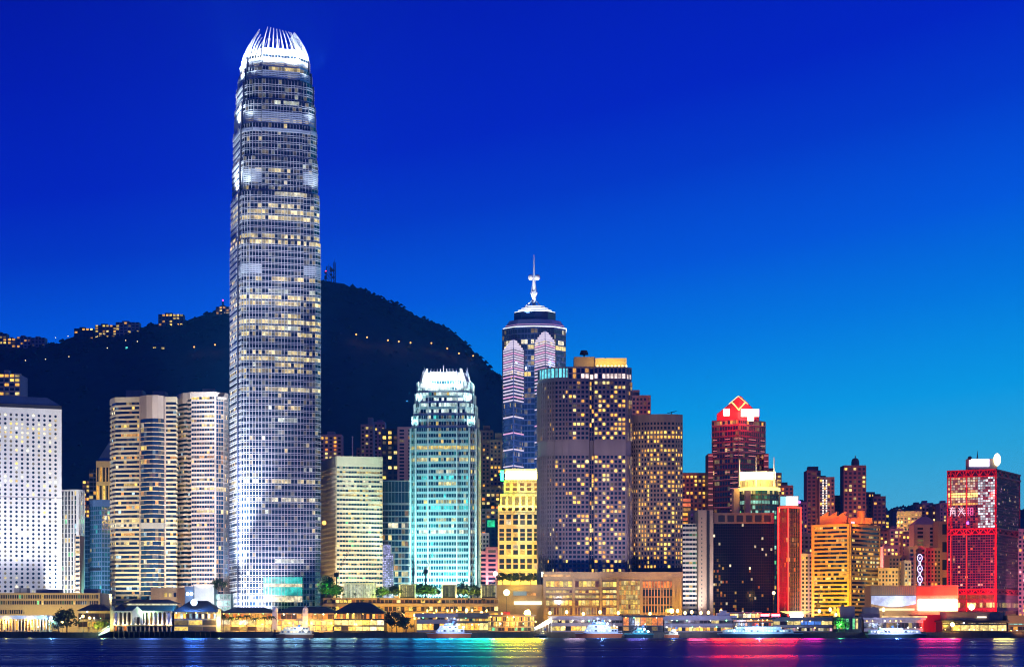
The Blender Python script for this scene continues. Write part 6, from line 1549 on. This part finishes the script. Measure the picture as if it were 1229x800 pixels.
# ------------------------------------------------------------------ trees
m_bark = mat('bark', (.09, .06, .04), .9, var=.3, streak=False)
m_leaf = mat('leaf_green', (.055, .11, .035), .7, var=.5, scale=1.2, streak=False); m_leafd = mat('leaf_dark', (.03, .055, .025), .8, var=.5, scale=1.2, streak=False)
def make_tree(name, label, h, w, seed, leaf, group, clumps=16, per=46):
    t = thing(name, label, 'tree', (0, 0, 0), group); r = random.Random(seed)
    b = MB(); p = Vector((0, 0, 0)); q = Vector((r.uniform(-.3, .3), 0, h * .45)); b.tube(p, q, h * .035, 7, h * .022)
    cs = []
    for k in range(clumps):
        a = r.uniform(0, 6.283); rad = w * .5 * math.sqrt(r.random()) * .85; zc = h * r.uniform(.42, .93)
        rad *= 1.15 - abs(zc / h - .62) * 1.3
        c = Vector((rad * math.cos(a), rad * math.sin(a), zc)); cs.append(c)
        if k < 9: b.tube(q - Vector((0, 0, r.uniform(0, h * .14))), c, h * .012, 5, h * .005)
    b.build('trunk', m_bark, t)
    f = MB()
    for c in cs:
        s_ = w * r.uniform(.12, .24)
        for i in range(per):
            d = Vector((r.gauss(0, 1), r.gauss(0, 1), r.gauss(0, .75))).normalized() * s_ * r.uniform(.55, 1.1)
            e = Vector((r.gauss(0, 1), r.gauss(0, 1), r.gauss(0, 1))).normalized(); g = e.orthogonal().normalized(); k = w * r.uniform(.025, .05)
            o = c + d; f.quad(tuple(o - e * k - g * k * .6), tuple(o + e * k - g * k * .6), tuple(o + e * k + g * k * .6), tuple(o - e * k + g * k * .6))
    f.build('crown', leaf, t)
    return t
def make_palm(h, seed, label, group):
    t = thing('palm_tree', label, 'palm tree', (0, 0, 0), group); r = random.Random(seed)
    b = MB(); b.tube((0, 0, 0), (.3, 0, h * .5), .22, 7, .17); b.tube((.3, 0, h * .5), (.2, 0, h), .17, 7, .14); b.build('trunk', m_bark, t)
    f = MB()
    for k in range(16):
        a = 6.283 * k / 16 + r.uniform(-.15, .15); up = r.uniform(.2, 1.1); L_ = h * r.uniform(.34, .46); pr = None
        for s_ in range(7):
            u_ = s_ / 6; rad = L_ * u_; z = h + L_ * (up * u_ - 1.15 * u_ * u_) * .8; c = Vector((.2 + rad * math.cos(a), rad * math.sin(a), z)); sd = Vector((-math.sin(a), math.cos(a), 0)) * (.42 * math.sin(math.pi * min(1, u_ + .08)) + .04)
            if pr: f.quad(tuple(pr[0] - pr[1]), tuple(pr[0]), tuple(c), tuple(c - sd - Vector((0, 0, .25)))); f.quad(tuple(pr[0]), tuple(pr[0] + pr[1]), tuple(c + sd - Vector((0, 0, .25))), tuple(c))
            pr = (c, sd)
    f.build('crown', m_leaf, t)
    return t
GT = 'roof garden trees before the cream block and teal tower'
tr = [make_tree('garden_tree', 'leafy green roof garden tree lit from below on the terrace by the glass boxes', 9.5, 9, 1, m_leaf, GT), make_tree('garden_tree', 'leafy green roof garden tree lit from below on the terrace by the glass boxes', 8, 10, 2, m_leaf, GT)]
pos = []
zt_ = Z(717.4, 1372)
r = random.Random(8)
for px in (392, 398, 405, 455, 460, 466, 472, 478, 502, 507, 513, 519, 525, 551, 556, 562, 568, 574):
    pos.append((X(px, 1378), 1376 + r.uniform(-4, 10), zt_))
for i, p in enumerate(pos):
    if i < 2: tr[i].location = p
    else:
        s_ = r.uniform(.75, 1.15); dup(tr[i % 2], p, scale=(s_, s_, s_ * r.uniform(.85, 1.1)), rz=r.uniform(0, 6))
for px, kw, c in ((395, 5, (.6, 1, .3)), (458, 6, (.8, 1, .3)), (475, 6, (1, .85, .3)), (510, 6, (.7, 1, .3)), (522, 6, (.9, .9, .3)), (556, 5, (1, .85, .35)), (570, 5, (1, .85, .3))):
    bulb(None, (X(px, 1366), 1366, zt_ + 2.5), kw * .55, c, .5)
GT2 = 'quayside trees along the harbour'
qt = [('low spreading dark tree on the quay left of the blue hip roof pavilion', 80, 1306, 1.5, m_leafd), ('smaller dark tree on the quay touching the canopy pier end', 70, 1308, 1.0, m_leafd), ('tree with yellow lit leaves beside the colonnade pier', 128, 1318, .8, m_leaf), ('yellow green lit bush tree before the blue hip roof pavilion', 119, 1310, .7, m_leaf),
      ('wide dark tree standing right of the square brown hip roof pier', 476, 1310, 1.35, m_leafd), ('smaller dark tree between hip roof pier and lilac pier', 487, 1313, .95, m_leafd), ('tree lit from above at the foot of the tallest tower', 262, 1398, 1.0, m_leaf), ('green glowing tree at the corner of the cream ribbon block', 393, 1392, 1.1, m_leaf),
      ('round tree on the mall wing roof left of the golden podium', 603, 1404, .8, m_leaf), ('second round tree on the mall wing roof beneath the yellow tower', 613, 1404, .75, m_leaf), ('third tree on the mall wing roof under the golden tower middle', 624, 1404, .8, m_leaf), ('tree on the mall wing roof right against the podium terrace', 637, 1404, .75, m_leaf),
      ('dark tree mass before the red edged tower left of the flared canopy', 932, 1345, 1.3, m_leafd), ('dark tree just left of the dazzling lamp cluster', 942, 1343, 1.1, m_leafd), ('green lit shrub tree before the kiosk', 1006, 1306, .9, m_leaf), ('second green lit shrub tree by the kiosk corner', 1013, 1306, .8, m_leaf), ('dark tree between dark glass block and shop pier', 905, 1350, 1.0, m_leafd)]
pt_ = {}
for i, (lab, px, Yt, s_, leaf) in enumerate(qt):
    z = Z(701, 1405) if 600 < px < 640 and Yt == 1404 else Z(712, 1402) if px in (262, 393) else 3.3
    if leaf.name not in pt_:
        t = make_tree('quay_tree', lab, 9, 10, 20 + i, leaf, GT2, 18, 50); pt_[leaf.name] = t; t.location = (X(px, Yt), Yt, z); t.scale = (s_,) * 3
    else: dup(pt_[leaf.name], (X(px, Yt), Yt + (6 if Yt == 1404 else 0), z), lab, s_, rz=i * 1.3)
bulb(None, (X(122, 1300), 1301, 8), 6, (1, .8, .1), .5); bulb(None, (X(393, 1386), 1386, 30), 5, (.3, 1, .3), .5); bulb(None, (X(1009, 1301), 1301, 8), 4, (.4, 1, .4), .5); bulb(None, (X(620, 1398), 1398, 33), 1.5, (1, .85, .2), .5)
pg = 'palms before the long dark roofed pier'
palm = None
for i, px in enumerate((268, 277, 287, 297, 307, 317, 326)):
    p = (X(px, 1310), 1309 + (i % 3), 3.4)
    if palm is None: palm = make_palm(9.5, 4, 'palm tree with drooping fronds before the warm pier windows', pg); palm.location = p
    else: dup(palm, p, scale=(.9 + .05 * (i % 4)), rz=i * 1.1)

# ------------------------------------------------------------------ lamps along the water
m_lw = emit('warm_lamp_globe', (1, .68, .22), 7, False)
lamps = [(75, 1303, 746), (100, 1318, 739), (108, 1320, 741), (470, 1330, 741), (484, 1332, 737), (498, 1330, 738), (508, 1345, 737), (680, 1350, 734), (700, 1352, 736), (813, 1352, 732.5), (822, 1350, 735), (830, 1352, 734), (841, 1350, 735), (850, 1352, 734.5), (865, 1348, 733), (983, 1348, 733), (996, 1352, 731), (1003, 1349, 737), (1060, 1350, 731), (440, 1345, 730), (400, 1350, 733), (560, 1350, 732), (578, 1347, 735), (660, 1349, 735), (720, 1352, 734), (742, 1349, 735), (780, 1350, 736)]
m0 = None
for px, Yl, py in lamps:
    h = Z(py, Yl) - 3
    if m0 is None:
        m0 = make_lamp('promenade_lamp', 'warm globe lamp on a slim pole along the harbour promenade', 'street lamp', 'promenade lamps along the harbour', 10, .95, m_lw, 0, (1, .7, .3)); H0 = 10
        m0.location = (X(px, Yl), Yl, 3); m0.scale = (1, 1, h / 10)
    else: dup(m0, (X(px, Yl), Yl, 3), scale=(1, 1, h / 10))
def big_lamp(label, px, py, Y, r, m, kw, col):
    t = thing('tall_lamp', label, 'street lamp', (X(px, Y), Y, 3))
    b = MB(); b.tube((X(px, Y), Y, 3), (X(px, Y), Y, Z(py, Y) - r), .22, 6, .14); b.build('pole', m_pole, t)
    b = MB(); b.ball((X(px, Y), Y - .3, Z(py, Y)), r, 14, 8); b.build('lamp_head', m, t)
    bulb(t, (X(px, Y), Y - 3, Z(py, Y)), kw, col, r)
big_lamp('dazzling golden lamp above the netted yellow pier', 633, 735.5, 1330, 2.0, emit('star_lamp', (1, .66, .08), 160), 4, (1, .7, .15))
big_lamp('big pale yellow globe lamp before the low tan mall wing', 608, 710.5, 1398, 2.1, emit('globe_lamp', (1, .85, .4), 5), 4, (1, .75, .3))
big_lamp('bright white lamp at the foot of the tan annex left of the yellow tower', 594.5, 688, 1470, 1.5, emit('white_star_lamp', (.9, 1, .9), 7), 9, (.9, 1, .9))
big_lamp('golden lamp at the right end of the golden podium', 806, 732.5, 1385, 1.3, MATS['star_lamp'], 10, (1, .65, .15))
big_lamp('tall yellow lit lamp column between dark glass block and red edged tower', 928.5, 711, 1440, 1.1, MATS['globe_lamp'], 10, (1, .75, .2))
big_lamp('starry white lamp cluster before the foot of the red truss tower', 1166, 728, 1385, 1.9, emit('starry_lamp', (1, .86, .55), 9), 16, (1, .8, .5))
big_lamp('blazing amber lamp at the glazed pier left end', 1143, 749, 1300, 1.1, MATS['star_lamp'], 3, (1, .6, .15))

# ------------------------------------------------------------------ terrace shrubs and garden lamps
r = random.Random(12); sh = None
for k in range(34):
    px = 392 + k * 6.1 + r.uniform(-2, 2); lev = k % 3; yy = 1362.8; zz_ = (Z(717, 1364), Z(723.6, 1364), Z(733.2, 1364))[lev] + .02
    p = (X(px, yy), yy, zz_)
    if sh is None:
        sh = make_tree('terrace_shrub', 'small leafy shrub in the planting strip along the terrace edges', 3.2, 3.4, 60, m_leaf, 'shrubs along the terrace edges', 6, 40); sh.location = p
    else: dup(sh, p, scale=r.uniform(.6, 1.1), rz=r.uniform(0, 6))
gl0 = None
m_gl = emit('garden_lamp_glow', (1, .62, .14), 8, False)
for k in range(44):
    px = 390 + k * 5.9 + r.uniform(-2.5, 2.5); yy = 1350 + r.uniform(-6, 8); h = r.choice([4, 5.5, 7, 9, 12, 14]); p = (X(px, yy), yy, 3)
    if gl0 is None:
        gl0 = make_lamp('garden_lamp', 'small amber garden lamp on a thin post below the terraces', 'garden lamp', 'amber garden lamps below the terraces', 8, .55, m_gl, 0, (1, .7, .3)); gl0.location = p
    else: dup(gl0, p, scale=(1, 1, h / 8))

# ------------------------------------------------------------------ derrick cranes
def crane(label, px, py0, px1, py1, Y):
    t = thing('derrick_crane', label, 'crane', (X(px, Y), Y, Z(717, 1372)))
    x0, z0, x1, z1 = X(px, Y), Z(py0, Y), X(px1, Y), Z(py1, Y)
    b = MB(); b.tube((x0, Y, Z(717, 1372)), (x0, Y, z0), .5, 6); b.build('mast', m_dark, t)
    b = MB(); b.box(x0 - 1.6, x0 + 1.4, Y - 1, Y + 1, z0 - 1, z0 + 1.6); b.build('cab', m_dark, t)
    b = MB(); n = 9
    for k in range(n):
        a, c = k / n, (k + 1) / n; P0 = Vector((x0 + (x1 - x0) * a, Y, z0 + (z1 - z0) * a)); P1 = Vector((x0 + (x1 - x0) * c, Y, z0 + (z1 - z0) * c)); up = Vector((-(z1 - z0), 0, x1 - x0)).normalized() * .9
        b.tube(P0, P1, .16, 4); b.tube(P0 + up, P1 + up, .16, 4); b.tube(P0, P1 + up, .1, 4)
    b.build('jib', m_dark, t)
    b = MB(); b.tube((x1, Y, z1), (x1, Y, z1 - 3), .08, 4); b.build('hook_rope', m_dark, t)
crane('small dark derrick crane standing out against the cream ribbon block', 404, 690, 419, 661, 1390)
crane('small dark derrick crane standing out against the teal tower', 511, 686, 520, 661, 1390)
crane('tiny dark derrick crane before the gold ribbon block', 982, 727, 985, 707, 1400)


# ------------------------------------------------------------------ evening air
m_hz = bpy.data.materials.new('evening_haze'); m_hz.use_nodes = True; t_ = m_hz.node_tree; t_.nodes.clear()
pv = t_.nodes.new('ShaderNodeVolumePrincipled'); ou = t_.nodes.new('ShaderNodeOutputMaterial')
pv.inputs['Color'].default_value = (.05, .42, 1, 1); pv.inputs['Density'].default_value = 1.0e-4; pv.inputs['Anisotropy'].default_value = 0.0
t_.links.new(pv.outputs[0], ou.inputs['Volume'])
b = MB(); b.box(-2600, 2600, -400, 3600, -3.2, 640); b.build('haze', m_hz, kind='stuff')
